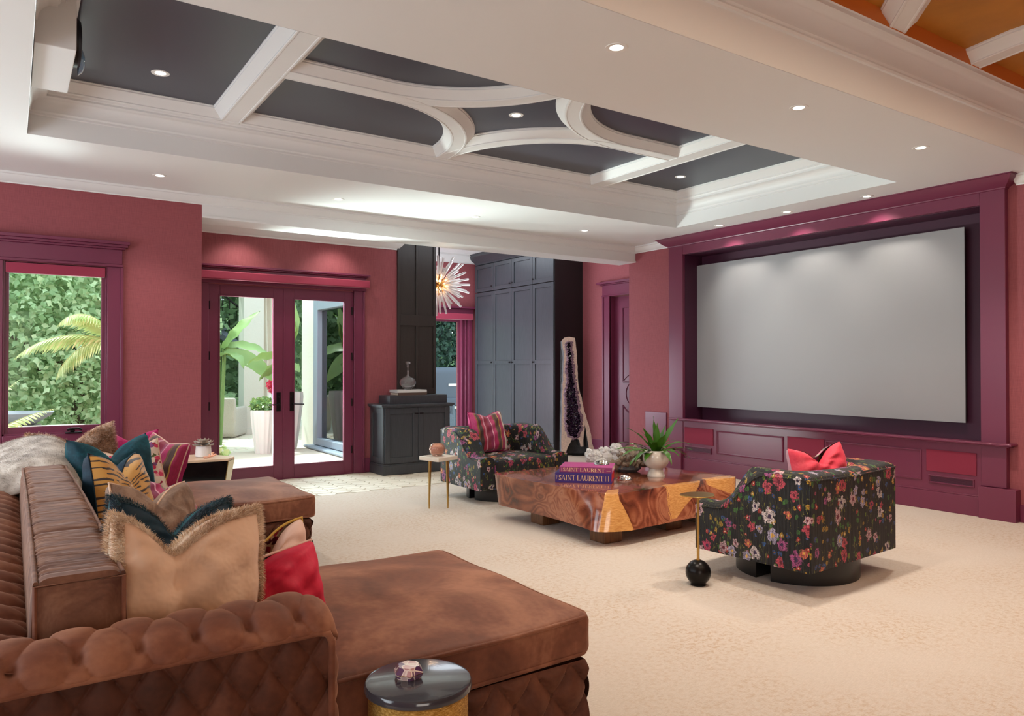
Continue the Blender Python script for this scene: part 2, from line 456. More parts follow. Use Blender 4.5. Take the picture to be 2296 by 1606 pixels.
def mat_leaf(name, a, b, rough=.5, trans=.0):
    t = NT(name); g = t.n('NewGeometry').outputs['Random Per Island']
    t.set(t.b.inputs['Base Color'], t.ramp(g, [(0, a), (1, b)])); t.set_b(Roughness=rough)
    if trans:
        d = t.n('BsdfTranslucent', {'Color': lin(b)}); mx = t.n('MixShader', {0: trans, 1: t.b.outputs[0], 2: d.outputs[0]})
        t.t.links.new(mx.outputs[0], t.out.inputs[0])
    return t.m
def mat_fur(name, a, b, c):
    t = NT(name); n = t.noise(t.coord('Object'), 9, 3); g = t.n('NewGeometry').outputs['Random Per Island']
    f = t.math('ADD', t.math('MULTIPLY', n, .75), t.math('MULTIPLY', g, .25))
    t.set(t.b.inputs['Base Color'], t.ramp(f, [(.35, a), (.5, b), (.62, c)])); t.set_b(Roughness=.8, Sheen_Weight=.3); return t.m

M = dict(
    wall=mat_wallpaper(), carpet=mat_carpet(),
    white=plain('warm_white_paint', (230, 230, 228), .45, spec=.35),
    trim=plain('plum_trim_paint', (114, 46, 72), .33, spec=.5),
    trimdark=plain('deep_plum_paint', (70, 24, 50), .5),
    cloth=plain('crimson_speaker_cloth', (134, 38, 62), .9, bump=(400, .3, .002)),
    blind=plain('crimson_blind_fabric', (150, 36, 66), .7, sheen=.3),
    navy=plain('dark_navy_ceiling_paint', (62, 63, 74), .38, spec=.5),
    gold=plain('gold_leaf_ceiling', (190, 130, 44), .5, metal=.2, var=(2.2, .18)),
    goldside=plain('gold_edge_painted_glow', (204, 110, 30), .6),  # orange glow of the cove LEDs painted into the side colour
    cab=mat_wood('charcoal_cabinet_lacquer', (52, 55, 60), (66, 69, 74), (20, 20, 1), .32),
    cabdark=mat_wood('dark_umber_panelling', (46, 40, 38), (54, 47, 44), (20, 20, 1), .4),
    screen=plain('grey_projection_cloth', (158, 158, 160), .7, spec=.2),
    black=plain('black_lacquer', (22, 19, 19), .35), blackmetal=plain('blackened_bronze', (30, 27, 26), .3, metal=.7),
    darkmetal=plain('dark_bronze_hardware', (36, 30, 32), .35, metal=.8),
    brass=plain('satin_brass', (196, 160, 96), .3, metal=1), chrome=plain('polished_silver', (215, 215, 215), .08, metal=1),
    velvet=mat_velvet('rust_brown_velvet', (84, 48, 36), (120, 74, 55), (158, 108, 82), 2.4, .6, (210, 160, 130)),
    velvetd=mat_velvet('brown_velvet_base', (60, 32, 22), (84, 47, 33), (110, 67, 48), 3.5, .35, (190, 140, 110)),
    velvetgrey=mat_velvet('brushed_taupe_velvet', (80, 60, 48), (128, 104, 86), (168, 146, 126), 4, .6, (225, 215, 205), sc3=(1, 7, 1)),
    floral=mat_floral(), slab=mat_wood_slab(),
    legwood=mat_wood('oak_leg_wood', (88, 54, 30), (132, 88, 50), (12, 12, 1), .5),
    marble=plain('cream_travertine', (224, 212, 196), .35, var=(14, .05)),
    glass=mat_glass('window_glass'), ext_glass=mat_glass('reflective_outdoor_glass', (120, 150, 150), .5),
    clear=mat_crystal('clear_cast_glass', (250, 250, 250), .02, .95, 1.45),
    quartz=mat_crystal('milky_quartz', (236, 232, 228), .18, .35), quartzs=mat_crystal('smoky_quartz', (160, 138, 118), .15, .35),
    amethyst=plain('dark_amethyst_crystal', (46, 22, 52), .12, spec=.9, coat=.8), amethystl=plain('lilac_amethyst_rind', (142, 112, 128), .35, var=(26, .45), bump=(90, .8, .01)),
    rind=plain('chalky_geode_rind', (214, 188, 172), .7, var=(40, .18), bump=(70, .9, .01)), greyrock=plain('grey_geode_skin', (88, 88, 90), .8, var=(12, .2), bump=(30, .8, .02)),
    leaf=mat_leaf('bird_nest_fern_leaf', (28, 66, 14), (74, 122, 30), .35), ceramic=plain('cream_glazed_ceramic', (206, 196, 182), .18, coat=.6, var=(3, .06)),
    agate=mat_agate(), goldleaf=mat_gold_leaf(), slate=plain('dark_grey_stone_top', (62, 62, 68), .14, var=(5, .15), coat=.3),
    lamp=plain('lit_lamp_lens', (255, 250, 240), .5, emit=((255, 246, 232), 6.0)), ringm=plain('white_lamp_trim', (235, 233, 228), .4),
    bulb=plain('glowing_warm_bulb', (255, 220, 180), .5, emit=((255, 190, 130), 9.0)),
)

# ================================================================ THE SETTING
def wall_holes(axis, p0, p1, a0, a1, z0, z1, holes):
    """boxes of a wall lying in plane axis between p0 and p1, with rectangular holes (a, b, zlo, zhi)"""
    out = []
    def bx(a, b, lo, hi):
        if b - a > 1e-4 and hi - lo > 1e-4: out.append((a, b, p0, p1, lo, hi) if axis == 'y' else (p0, p1, a, b, lo, hi))
    cur = a0
    for h in sorted(holes):
        bx(cur, h[0], z0, z1); bx(h[0], h[1], z0, h[2]); bx(h[0], h[1], h[3], z1); cur = h[1]
    bx(cur, a1, z0, z1); return out
CZ = 3.2
# floor: cream carpet, then stone in front of the patio doors
fl = sroot('floor', 'cream mottled carpet with a stone tiled strip before the doors', 'floor')
B('carpet', (-2.6, 8.3, -4.2, 8.02, -.06, 0), M['carpet'], fl)
M['grout'] = plain('tile_grout', (186, 172, 156), .9)
B('stone_bed', (-2.6, 8.3, 8.02, 12.9, -.06, -.006), M['grout'], fl)
def mat_tile():
    t = NT('cream_limestone'); g = t.n('ObjectInfo').outputs['Random']
    n = t.noise(t.coord('Object'), 9, 4)
    c = t.mix(.5, t.ramp(g, [(0, (212, 198, 178)), (1, (232, 222, 206))]), t.ramp(n, [(.3, (206, 190, 166)), (.7, (236, 226, 212))]))
    t.set(t.b.inputs['Base Color'], c); t.set_b(Roughness=.5); return t.m
M['tile'] = mat_tile()
# elongated hexagon tiles, laid in a honeycomb
hexm = MB(); L_, W_ = .125, .072
hp = [(-L_, 0), (-L_ * .62, -W_), (L_ * .62, -W_), (L_, 0), (L_ * .62, W_), (-L_ * .62, W_)]
hexm.prism([(x * .965, y * .95) for x, y in hp], -.008, 0, top=[(x * .95, y * .93) for x, y in hp])
t0 = hexm.build('tile', M['tile'], fl, smooth=0, loc=(0, 0, -20))
spots = []
for j in range(0, 12):
    for i in range(-2, 22):
        x = 1.72 + i * L_ * 3.24 / 2 * 1.0; y = 8.10 + j * W_ * 2 + (W_ if i % 2 else 0)
        if 1.7 < x < 6.6 and y < 9.40 and not (x > 4.0 and y > 8.99): spots.append((x, y))
spots.sort(key=lambda p: p[0] * .5 + p[1])
for k, (x, y) in enumerate(spots[:300]):
    o = t0 if k == 0 else t0.copy()
    if k: COL.objects.link(o)
    o.location = (x, y, .0 + random.uniform(-.0012, .0006)); o.rotation_euler = (0, 0, random.uniform(-.01, .01))
rest = MB()
for x, y in spots[300:]: rest.prism([(x + a * .96, y + b * .94) for a, b in hp], -.008, 0)
for j in range(0, 24):
    for i in range(-2, 40):
        x = 4.10 + i * L_ * 1.62; y = 9.40 + j * W_ * 2 + (W_ if i % 2 else 0)
        if 5.1 < x < 8.1 and y < 12.7: rest.prism([(x + a * .96, y + b * .94) for a, b in hp], -.008, 0)
tag(rest.build('hall_tiling', M['tile'], fl, smooth=0), None, kind='stuff')

# ceiling soffit with the long tray opening, and the gold tray opening towards the camera
TX0, TX1, TY0, TY1 = .09, 7.04, 3.87, 6.73
GX0, GX1, GY0, GY1 = -1.2, 7.36, -3.4, 2.78
ce = sroot('ceiling', 'warm white soffit around a coffered tray with dark navy panels', 'ceiling')
B('soffit', [(-2.6, 7.9, TY1 + .003, 8.2, CZ, CZ + .05), (-2.6, TX0 - .003, GY1 + .003, TY1 + .003, CZ, CZ + .05), (TX1 + .003, 7.9, GY1 + .003, TY1 + .003, CZ, CZ + .05),
             (TX0 - .003, TX1 + .003, GY1 + .003, TY0 - .003, CZ, CZ + .05), (-2.6, GX0 - .003, -4.2, GY1 + .003, CZ, CZ + .05), (GX1 + .003, 7.9, -4.2, GY1 + .003, CZ, CZ + .05), (GX0 - .003, GX1 + .003, -4.2, GY0 - .003, CZ, CZ + .05)], M['white'], ce, smooth=0)
G, D = 3.51, 3.60
cove = [(0, CZ), (0, 3.352), (.012, 3.356), (.012, 3.372), (.022, 3.384), (.022, 3.392)]
cove += [(.022 + .085 * (1 - math.cos(a)), 3.392 + .085 * math.sin(a)) for a in [i / 8 * PI / 2 for i in range(1, 9)]]
cove += [(.118, 3.477), (.118, 3.492), (.128, 3.497), (.133, 3.51), (.15, 3.51)]
m = MB(); m.rect_sweep(TX0, TX1, TY0, TY1, cove + [(.15, 3.62)]); m.build('tray_moulding', M['white'], ce)
side = [(0, 0), (.006, .004), (.006, .012), (.022, .026), (.05, .05), (.072, .066), (.078, .07), (.078, .08), (.086, .084), (.086, .095)]
m = MB(); m.rect_sweep(TX0 + .14, TX1 - .14, TY0 + .14, TY1 - .14, [(d + .01, G + z) for d, z in side]); m.build('inner_crown', M['white'], ce)
B('navy_panel', (TX0 + .1, TX1 - .1, TY0 + .1, TY1 - .1, D, D + .04), M['navy'], ce, smooth=0)
def beam(path, w=.15, z=G, name='coffer_beam', hi=D, mat='white'):
    h = w / 2; q = [(d * .9, zz * (hi - z) / .095) for d, zz in side]
    prof = [(-h - d, z + zz) for d, zz in reversed(q)] + [(-h + .012, z), (-h + .016, z + .004), (h - .016, z + .004), (h - .012, z)] + [(h + d, z + zz) for d, zz in q]
    m = MB(); m.path_sweep(path, prof); return m.build(name, M[mat], ce)
XL, XR, YM, XM = 1.535, 5.60, 5.30, 3.57
beam([(XL, TY0 + .12), (XL, TY1 - .12)], .155); beam([(XR, TY0 + .12), (XR, TY1 - .12)], .19)
AX = 1.22
beam([(XL + .05, YM), (XM - AX + .1, YM)], .135, G + .0012); beam([(XM + AX - .1, YM), (XR - .05, YM)], .135, G + .0012)
def arc(sx, sy):
    yb = (TY1 - .13) if sy > 0 else (TY0 + .13); by = abs(yb - YM); pts = []
    for i in range(25):
        a = PI / 2 * i / 24
        pts.append((XM - sx * (AX - AX * math.sin(a) * 1.0) , YM + sy * (by - by * math.cos(a))))
    return pts
k = 0
for sx in (1, -1):
    for sy in (1, -1):
        beam(arc(sx, sy), .135, G + .002 + .0008 * k); k += 1
# gold tray
gp = [(0, CZ), (0, 3.43), (.014, 3.436), (.02, 3.45), (.014, 3.464), (.024, 3.476)]
gp += [(.024 + .10 * (1 - math.cos(a)), 3.476 + .12 * math.sin(a)) for a in [i / 8 * PI / 2 for i in range(1, 9)]]
gp += [(.14, 3.6), (.14, 3.625), (.15, 3.63)]
m = MB(); m.rect_sweep(GX0, GX1, GY0, GY1, gp); m.build('gold_tray_moulding', M['white'], ce)
m = MB(); m.rect_sweep(GX0 + .15, GX1 - .15, GY0 + .15, GY1 - .15, [(0, 3.63), (.0, 3.68), (.0, 3.82)]); m.build('gold_tray_side', M['goldside'], ce)
B('gold_panel', (GX0 + .1, GX1 - .1, GY0 + .1, GY1 - .1, 3.73, 3.77), M['gold'], ce, smooth=0)
beam([(4.85, 2.67), (4.45, 2.3), (3.4, 1.3), (2.2, .2)], .12, 3.634, 'gold_coffer_beam', 3.73)
beam([(5.87, 2.67), (5.78, 2.3), (5.78, 1.8), (5.9, 1.2), (6.3, .4)], .13, 3.634, 'gold_coffer_beam', 3.73)

# far left window wall (plane Y = 8.2)
wl = sroot('wall_left', 'plum grasscloth wall holding the garden window', 'wall')
B('plaster', wall_holes('y', 8.2, 8.36, -2.6, 1.63, 0, CZ, [(-.07, .765, .80, 2.395)]), M['wall'], wl, smooth=0)
B('return', (1.47, 1.63, 8.36, 9.49, 0, CZ), M['wall'], wl, smooth=0)
# crown moulding: along the window wall, over the header and round to the screen wall
crown = [(0, 3.108), (.01, 3.108), (.012, 3.118), (.022, 3.122), (.05, 3.14), (.075, 3.168), (.082, 3.178), (.095, 3.182), (.095, 3.2)]
tc = sroot('trim_1', 'white crown moulding where the walls meet the soffit', 'moulding')
m = MB()
path = [(-2.5, 8.2), (7.72, 8.2), (7.72, 7.56)]
for i in range(2):
    pass
v = []
for px, py, nx, ny in ((-2.5, 8.2, 0, -1), (7.72, 8.2, -1, -1), (7.72, 7.5, -1, 0)):
    for d, z in crown: v.append((px + nx * d, py + ny * d, z))
n_ = len(crown); m.add(v, [(i * n_ + j, (i + 1) * n_ + j, (i + 1) * n_ + j + 1, i * n_ + j + 1) for i in range(2) for j in range(n_ - 1)])
v = []
for px, py in ((7.72, 3.12), (7.72, -4.2)):
    for d, z in crown: v.append((px - d, py, z))
m.add(v, [(j, n_ + j, n_ + j + 1, j + 1) for j in range(n_ - 1)])
m.build('crown_run', M['white'], tc)
B('header_beam', (1.63, 7.72, 8.2, 8.56, 2.975, CZ + .02), M['white'], tc, smooth=0)
B('header_edge', (1.63, 7.72, 8.185, 8.2, 2.975, 2.998), M['white'], tc, smooth=0)

# patio door wall (plane Y = 9.49)
wb = sroot('wall_back', 'plum grasscloth wall holding the double patio doors', 'wall')
B('plaster', wall_holes('y', 9.49, 9.65, 1.47, 4.44, 0, CZ, [(1.965, 3.80, 0, 2.43)]), M['wall'], wb, smooth=0)
B('low_ceiling', (1.47, 4.44, 8.56, 9.65, CZ, CZ + .5), M['white'], wb, smooth=0)
m = MB(); v = []
pts_ = ((1.63, 9.49, 0, -1), (4.44, 9.49, .9, -1), (4.44, 9.75, 1, 0))
c2 = [(d * 1.25, 3.2 - (3.2 - z) * 1.7) for d, z in crown]
for px, py, nx, ny in pts_:
    for d, z in c2: v.append((px + nx * d, py + ny * d, z))
m.add(v, [(i * n_ + j, (i + 1) * n_ + j, (i + 1) * n_ + j + 1, i * n_ + j + 1) for i in range(2) for j in range(n_ - 1)])
m.build('crown_run', M['white'], wb)
bb = struct(B('baseboard_back', [(1.63, 1.9, 9.472, 9.49, 0, .19), (3.955, 4.05, 9.472, 9.49, 0, .19)], M['trim'], None, .003), 'plum baseboard beside the patio doors', 'baseboard')

# hall: panelled pillar, walls, higher ceiling
HZ = 3.62
pw = sroot('wall_hall', 'dark umber panelled pier between patio doors and hall', 'wall')
B('pier', (4.44, 5.04, 9.48, 9.75, 0, HZ), M['cabdark'], pw, smooth=0)
fr = [(4.44, 4.48, 9.462, 9.48, 1.04, HZ), (5.0, 5.04, 9.462, 9.48, 1.04, HZ), (4.722, 4.762, 9.462, 9.48, 1.12, 2.0), (4.722, 4.762, 9.462, 9.48, 2.15, 3.3),
      (4.48, 5.0, 9.462, 9.48, 2.0, 2.15), (4.48, 5.0, 9.462, 9.48, 1.04, 1.12), (4.48, 5.0, 9.462, 9.48, 3.3, HZ)]
B('pier_stile', fr, M['cabdark'], pw, .002)
wh = sroot('wall_far', 'plum wall at the end of the hall with a glazed door', 'wall')
B('plaster', wall_holes('y', 12.75, 12.9, 4.6, 8.3, 0, HZ, [(6.2, 7.33, 0, 2.33)]), M['wall'], wh, smooth=0)
B('hall_ceiling', (4.44, 8.3, 8.56, 12.9, HZ, HZ + .05), M['white'], wh, smooth=0)
B('hall_side_wall', [(4.6, 4.76, 9.75, 12.75, 0, HZ)], M['wall'], wh, smooth=0)
m = MB(); v = []
for px in (4.76, 8.2):
    for d, z in crown: v.append((px, 12.75 - d * 1.3, HZ - (CZ - z) * 1.8))
m.add(v, [(j, n_ + j, n_ + j + 1, j + 1) for j in range(n_ - 1)]); m.build('crown_run', M['white'], wh)
wr = sroot('wall_right', 'plum grasscloth wall around the built-in projection screen', 'wall')
B('plaster', wall_holes('x', 7.72, 7.88, -4.2, 8.2, 0, CZ, [(3.41, 7.2, .68, 2.97)]), M['wall'], wr, smooth=0)
B('wall_end', (7.72, 8.36, 8.2, 8.34, 0, HZ), M['wall'], wr, smooth=0)
B('hall_wall', wall_holes('x', 8.2, 8.36, 8.34, 12.9, 0, HZ, [(8.36, 9.30, 0, 2.58)]), M['wall'], wr, smooth=0)
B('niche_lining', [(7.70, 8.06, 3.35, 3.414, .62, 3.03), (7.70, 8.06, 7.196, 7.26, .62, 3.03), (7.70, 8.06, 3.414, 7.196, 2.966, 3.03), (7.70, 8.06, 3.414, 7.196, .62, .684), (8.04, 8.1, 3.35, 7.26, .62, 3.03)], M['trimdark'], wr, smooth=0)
struct(B('wall_near', [(-2.6, 7.9, -4.3, -4.2, 0, CZ)], M['wall'], None, smooth=0), 'plum grasscloth wall behind the camera', 'wall')
ws = sroot('wall_side', 'plum grasscloth wall of tall windows left of the sofa', 'wall')
B('plaster', wall_holes('x', -2.66, -2.5, -4.2, 8.36, 0, CZ, [(1.4, 3.4, .8, 2.8), (4.4, 7.4, .8, 2.8)]), M['wall'], ws, smooth=0)

# ---------------- screen surround
ts = sroot('trim_2', 'plum panelled timber surround built round the projection screen', 'panelling')
B('column', (7.655, 7.72, 7.2, 7.46, .30, 3.09), M['trim'], ts, .004)
B('column', (7.655, 7.72, 3.19, 3.41, .30, 3.09), M['trim'], ts, .004)
B('plinth', (7.615, 7.72, 3.10, 3.42, 0, .297), M['trim'], ts, .004)
B('plinth', (7.615, 7.72, 7.2, 7.55, 0, .27), M['trim'], ts, .004)
B('header_board', (7.657, 7.72, 3.41, 7.2, 2.97, 3.09), M['trim'], ts, .003)
m = MB(); v = []
cs_ = [(.065, 3.085), (.075, 3.09), (.078, 3.10), (.09, 3.108), (.12, 3.124), (.155, 3.15), (.185, 3.175), (.20, 3.19), (.215, 3.192), (.215, 3.2)]
for py, ny, nx in ((3.19, -1, 0), (3.19, -1, -1), (7.46, 1, -1), (7.46, 1, 0)):
    for d, z in cs_: v.append((7.72 + (nx * d), py + ny * (d - .065) * .8, z))
q = len(cs_)
m.add(v, [(i * q + j, (i + 1) * q + j, (i + 1) * q + j + 1, i * q + j + 1) for i in range(3) for j in range(q - 1)])
m.build('crown', M['trim'], ts)
m = MB(); m.box(7.58, 7.72, 3.12, 7.40, .695, .717); m.box(7.61, 7.72, 3.15, 7.38, .68, .695)
m.build('ledge', M['trim'], ts, bevel=.006)
B('dado_board', (7.662, 7.72, 3.41, 7.2, .2, .68), M['trim'], ts, smooth=0)
m = MB(); m.box(7.645, 7.72, 3.41, 7.2, 0, .185); m.box(7.652, 7.72, 3.41, 7.2, .185, .2); m.build('skirting', M['trim'], ts, bevel=.004)
def frame_x(y0, y1, z0, z1, w=.022, x=7.662, d=.012, name='raised_frame'):
    m = MB(); prof = [(0, 0), (0, d), (w * .4, d * 1.3), (w * .6, d * .6), (w, d * .4), (w, -.012), (w + .004, -.012)]
    v = []
    for a, h in prof: v += [(x - h, y0 + a, z0 + a), (x - h, y1 - a, z0 + a), (x - h, y1 - a, z1 - a), (x - h, y0 + a, z1 - a)]
    f = [(i * 4 + k, i * 4 + (k + 1) % 4, (i + 1) * 4 + (k + 1) % 4, (i + 1) * 4 + k) for i in range(len(prof) - 1) for k in range(4)]
    m.add(v, f); return m.build(name, M['trim'], ts, smooth=25)
frame_x(3.97, 5.04, .285, .59); frame_x(5.60, 6.61, .285, .59)
for y0, y1, z0, z1 in ((3.45, 3.92, .385, .60), (5.06, 5.54, .385, .60), (6.67, 7.17, .385, .60)):
    o = B('speaker_panel', (7.652, 7.67, y0, y1, z0, z1), M['cloth'], ts, .002); o['label'] = 'crimson cloth covered speaker panel'
for y0, y1 in ((3.47, 3.90), (6.70, 7.155)):
    frame_x(y0, y1, .268, .348, .014, name='vent_frame')
    B('air_vent', [(7.655, 7.665, y0 + .02, y1 - .02, .284 + i * .0085, .2875 + i * .0085) for i in range(6)], M['trimdark'], ts, smooth=0)
B('wall_speaker', (7.70, 7.72, 7.56, 7.98, .40, .77), M['trim'], ts, .003)
struct(B('baseboard_right', [(7.70, 7.72, 7.56, 8.2, 0, .27), (7.695, 7.72, 7.56, 8.2, .02, .25), (7.70, 7.72, -4.2, 3.10, 0, .16), (8.18, 8.2, 9.48, 12.7, 0, .2)], M['trim'], None, .003), 'plum baseboard either side of the screen surround', 'baseboard')
scr = thing('projection_screen', 'large grey projection screen recessed in the plum surround', 'screen', (7.95, 5.45, .865))
B('screen_surface', (-.012, 0, -1.772, 1.772, 0, 1.967), M['screen'], scr, smooth=0)
B('stretcher_frame', [(.0, .045, -1.76, 1.76, .01, .06), (.0, .045, -1.76, 1.76, 1.9, 1.95), (.0, .045, -1.76, -1.71, .06, 1.9), (.0, .045, 1.71, 1.76, .06, 1.9)], M['black'], scr)

# ---------------- garden window
wn = sroot('window_1', 'plum framed garden window behind the sofa', 'window')
B('casing', [(.765, .905, 8.178, 8.2, .70, 2.40), (-.21, -.07, 8.178, 8.2, .70, 2.40), (.88, .905, 8.165, 8.2, .70, 2.40), (-.21, -.07, 8.17, 8.2, .70, 2.40)], M['trim'], wn, .004)
B('casing_stool', [(-.21, .905, 8.15, 8.2, .66, .72), (-.07, .77, 8.16, 8.2, .72, .80)], M['trim'], wn, .004)
m = MB(); m.box(-.21, .90, 8.16, 8.2, 2.40, 2.425); m.box(-.21, .895, 8.172, 8.2, 2.425, 2.57)
m.box(-.23, .92, 8.15, 8.2, 2.57, 2.59); m.box(-.25, .94, 8.13, 8.2, 2.59, 2.615); m.box(-.27, .955, 8.11, 8.2, 2.615, 2.645)
m.build('head_cap', M['trim'], wn, bevel=.004)
sash = B('sash', wall_holes('y', 8.225, 8.265, -.07, .765, .80, 2.395, [(-.022, .72, .872, 2.35)]), M['trim'], wn, .004)
B('jamb', [(-.07, -.055, 8.19, 8.3, .80, 2.395), (.752, .765, 8.19, 8.3, .80, 2.395), (-.07, .765, 8.19, 8.3, .80, .815)], M['trim'], wn, .002)
B('pane', (-.022, .72, 8.24, 8.246, .872, 2.35), M['glass'], wn, smooth=0)
B('blind_cassette', (-.05, .748, 8.17, 8.222, 2.29, 2.385), M['blind'], wn, .006)
cr = B('crank_handle', [(.42, .56, 8.13, 8.20, .80, .815), (.46, .50, 8.14, 8.17, .815, .84)], M['darkmetal'], wn, .006)
m = MB(); m.tube([(.44, 8.15, .835), (.47, 8.13, .848), (.53, 8.13, .846), (.555, 8.14, .835)], .011, 8); m.build('crank_arm', M['darkmetal'], cr)

# ---------------- patio doors
d1 = sroot('door_1', 'pair of plum glazed patio doors with dark lever handles', 'door')
B('casing', [(1.88, 1.965, 9.465, 9.49, 0, 2.44), (3.80, 3.955, 9.465, 9.49, 0, 2.44), (3.93, 3.955, 9.452, 9.49, 0, 2.44), (3.80, 3.815, 9.452, 9.49, 0, 2.44)], M['trim'], d1, .004)
m = MB(); m.box(1.86, 3.97, 9.44, 9.49, 2.44, 2.62); m.box(1.86, 3.99, 9.41, 9.49, 2.62, 2.635); m.box(1.86, 4.01, 9.39, 9.49, 2.635, 2.66); m.build('head_cap', M['trim'], d1, bevel=.004)
o = B('blind_cassette', (1.80, 3.985, 9.34, 9.435, 2.475, 2.575), M['blind'], d1, .012)
for s_, x0, x1, g0, g1 in ((1, 1.975, 2.874, 2.10, 2.745), (-1, 2.882, 3.785, 3.015, 3.68)):
    lf = B('door_leaf', wall_holes('y', 9.50, 9.545, x0, x1, .008, 2.42, [(g0, g1, .175, 2.29)]), M['trim'], d1, .003)
    B('glazing_bead', wall_holes('y', 9.494, 9.5, g0 - .018, g1 + .018, .157, 2.308, [(g0, g1, .175, 2.29)]), M['trim'], lf, .002)
    B('pane', (g0, g1, 9.52, 9.526, .175, 2.29), M['glass'], lf, smooth=0)
    hx = 2.81 if s_ == 1 else 2.98
    hm = MB(); hm.box(hx - .026, hx + .026, 9.486, 9.5, .86, 1.10); hm.tube([(hx, 9.49, .95), (hx, 9.45, .95), (hx - s_ * .02, 9.44, .95), (hx - s_ * .14, 9.44, .945)], .009, 8); hm.box(hx - .01, hx + .01, 9.475, 9.49, 1.03, 1.05)
    hm.build('handle', M['darkmetal'], lf, bevel=.003)
    ex = x0 if s_ == 1 else x1
    for z in (.32, .95, 1.56, 2.17):
        h = MB(); h.lathe([(.0, 0), (.009, 0), (.009, .10), (0, .10)], (ex, 9.49, z - .05), 8); h.build('hinge', M['darkmetal'], lf)
B('jamb', [(3.783, 3.80, 9.5, 9.65, 0, 2.43), (1.965, 1.977, 9.5, 9.65, 0, 2.43), (1.965, 3.80, 9.5, 9.65, 2.415, 2.43), (1.965, 3.80, 9.49, 9.65, -.004, .012)], M['trim'], d1, smooth=0)
B('astragal', (2.868, 2.888, 9.492, 9.5, .01, 2.42), M['trim'], d1, .002)

# ---------------- hall door at the far wall, glazed
d2 = sroot('door_2', 'plum framed glazed door at the far end of the hall', 'door')
B('casing', [(7.33, 7.36, 12.70, 12.75, 0, 2.36), (7.36, 7.52, 12.73, 12.75, 0, 2.36), (7.50, 7.58, 12.71, 12.75, 0, 2.36), (7.415, 7.435, 12.705, 12.75, 0, 2.36), (6.05, 6.2, 12.72, 12.75, 0, 2.36)], M['trim'], d2, .006)
B('head_cap', [(6.0, 7.6, 12.70, 12.75, 2.36, 2.56), (5.98, 7.63, 12.66, 12.75, 2.56, 2.60)], M['trim'], d2, .004)
B('blind_cassette', (6.1, 7.53, 12.58, 12.68, 2.335, 2.455), M['blind'], d2, .01)
lf = B('door_leaf', wall_holes('y', 12.76, 12.80, 6.2, 7.33, .01, 2.33, [(6.34, 7.285, .18, 2.30)]), M['trim'], d2, .003)
B('pane', (6.34, 7.285, 12.775, 12.78, .18, 2.30), M['glass'], lf, smooth=0)

# ---------------- panelled door on the right of the hall
d3 = sroot('door_3', 'plum panelled door with a round centre panel beside the amethyst', 'door')
B('casing', [(8.18, 8.2, 9.30, 9.475, 0, 2.59), (8.165, 8.2, 9.45, 9.48, 0, 2.59), (8.165, 8.2, 9.30, 9.33, 0, 2.59), (8.2, 8.3, 9.295, 9.31, 0, 2.59)], M['trim'], d3, .004)
m = MB(); m.box(8.16, 8.2, 8.35, 9.49, 2.58, 2.60); m.box(8.17, 8.2, 8.35, 9.48, 2.60, 2.77); m.box(8.15, 8.2, 8.35, 9.53, 2.77, 2.79); m.box(8.12, 8.2, 8.35, 9.58, 2.79, 2.825); m.build('head_cap', M['trim'], d3, bevel=.004)
lf = B('door_leaf', (8.29, 8.33, 8.37, 9.295, .01, 2.575), M['trim'], d3, .003)
cy_, cz_, rr_ = 8.83, .985, .20
def ring_yz(pts, name='raised_moulding'):
    m = MB(); m.tube([(8.286, y, z) for y, z in pts], .011, 6, closed=True); return m.build(name, M['trim'], lf)
ring_yz([(cy_ + rr_ * math.cos(a), cz_ + rr_ * math.sin(a)) for a in [i / 32 * 2 * PI for i in range(32)]])
ua = [(cy_ + .33 * math.cos(a), cz_ + .33 * math.sin(a)) for a in [R(36) + i / 12 * R(108) for i in range(13)]]
ring_yz([(9.10, 2.38), (9.10, 1.16)] + [p for p in reversed(ua)] + [(8.56, 1.16), (8.56, 2.38)])
la = [(cy_ + .33 * math.cos(a), cz_ + .33 * math.sin(a)) for a in [R(-36) - i / 12 * R(108) for i in range(13)]]
ring_yz([(9.10, .2), (9.10, .80)] + la + [(8.56, .80), (8.56, .2)])

# ---------------- recessed lights
def downlight(loc, label, group=None, power=14, angle=95, r=.05, spot=True, col=(1, .91, .80), tilt=(0, 0)):
    t = thing('recessed_downlight', label, 'light', loc, group=group)
    m = MB(); m.lathe([(r * .62, .0), (r, -.004), (r * 1.25, -.003), (r * 1.3, .002), (r * 1.3, .004)], seg=24, cap=False); m.build('trim_ring', M['ringm'], t)
    m = MB(); m.lathe([(0, -.0015), (r * .80, -.0015)], seg=24, cap=False); m.build('lens', M['lamp'], t)
    if spot: lamp('downlight_beam', 'SPOT', (0, 0, -.02), power, col, (R(tilt[0]), R(tilt[1]), 0), spot=angle, blend=.7, radius=.04, parent=t)
    return t
row = ['leftmost', 'second', 'third', 'rightmost']
for i, (x, y) in enumerate(((1.13, 7.54), (2.86, 7.56), (4.55, 7.56), (6.20, 7.54))):
    downlight((x, y, CZ), 'downlight in the white soffit along the window wall, %s in its row' % (row[i] if i in (0, 3) else row[i] + ' from left'), 'downlights along the window wall', 40)
for i, (x, y) in enumerate(((2.77, 3.09), (4.45, 3.12), (6.09, 3.15))):
    downlight((x, y, CZ), 'recessed downlight in the broad near soffit, %s' % ('largest and leftmost of three', 'middle of three', 'rightmost, nearest the screen wall')[i], 'downlights in the near soffit', 150, 120)
for i, (x, y) in enumerate(((7.38, 6.32), (7.37, 5.33), (7.38, 4.37))):
    downlight((x, y, CZ), 'small recessed downlight over the screen crown, %s' % ('the one at the left', 'the middle one', 'the one at the right')[i], 'downlights over the screen', 32, 92, tilt=(0, -22))
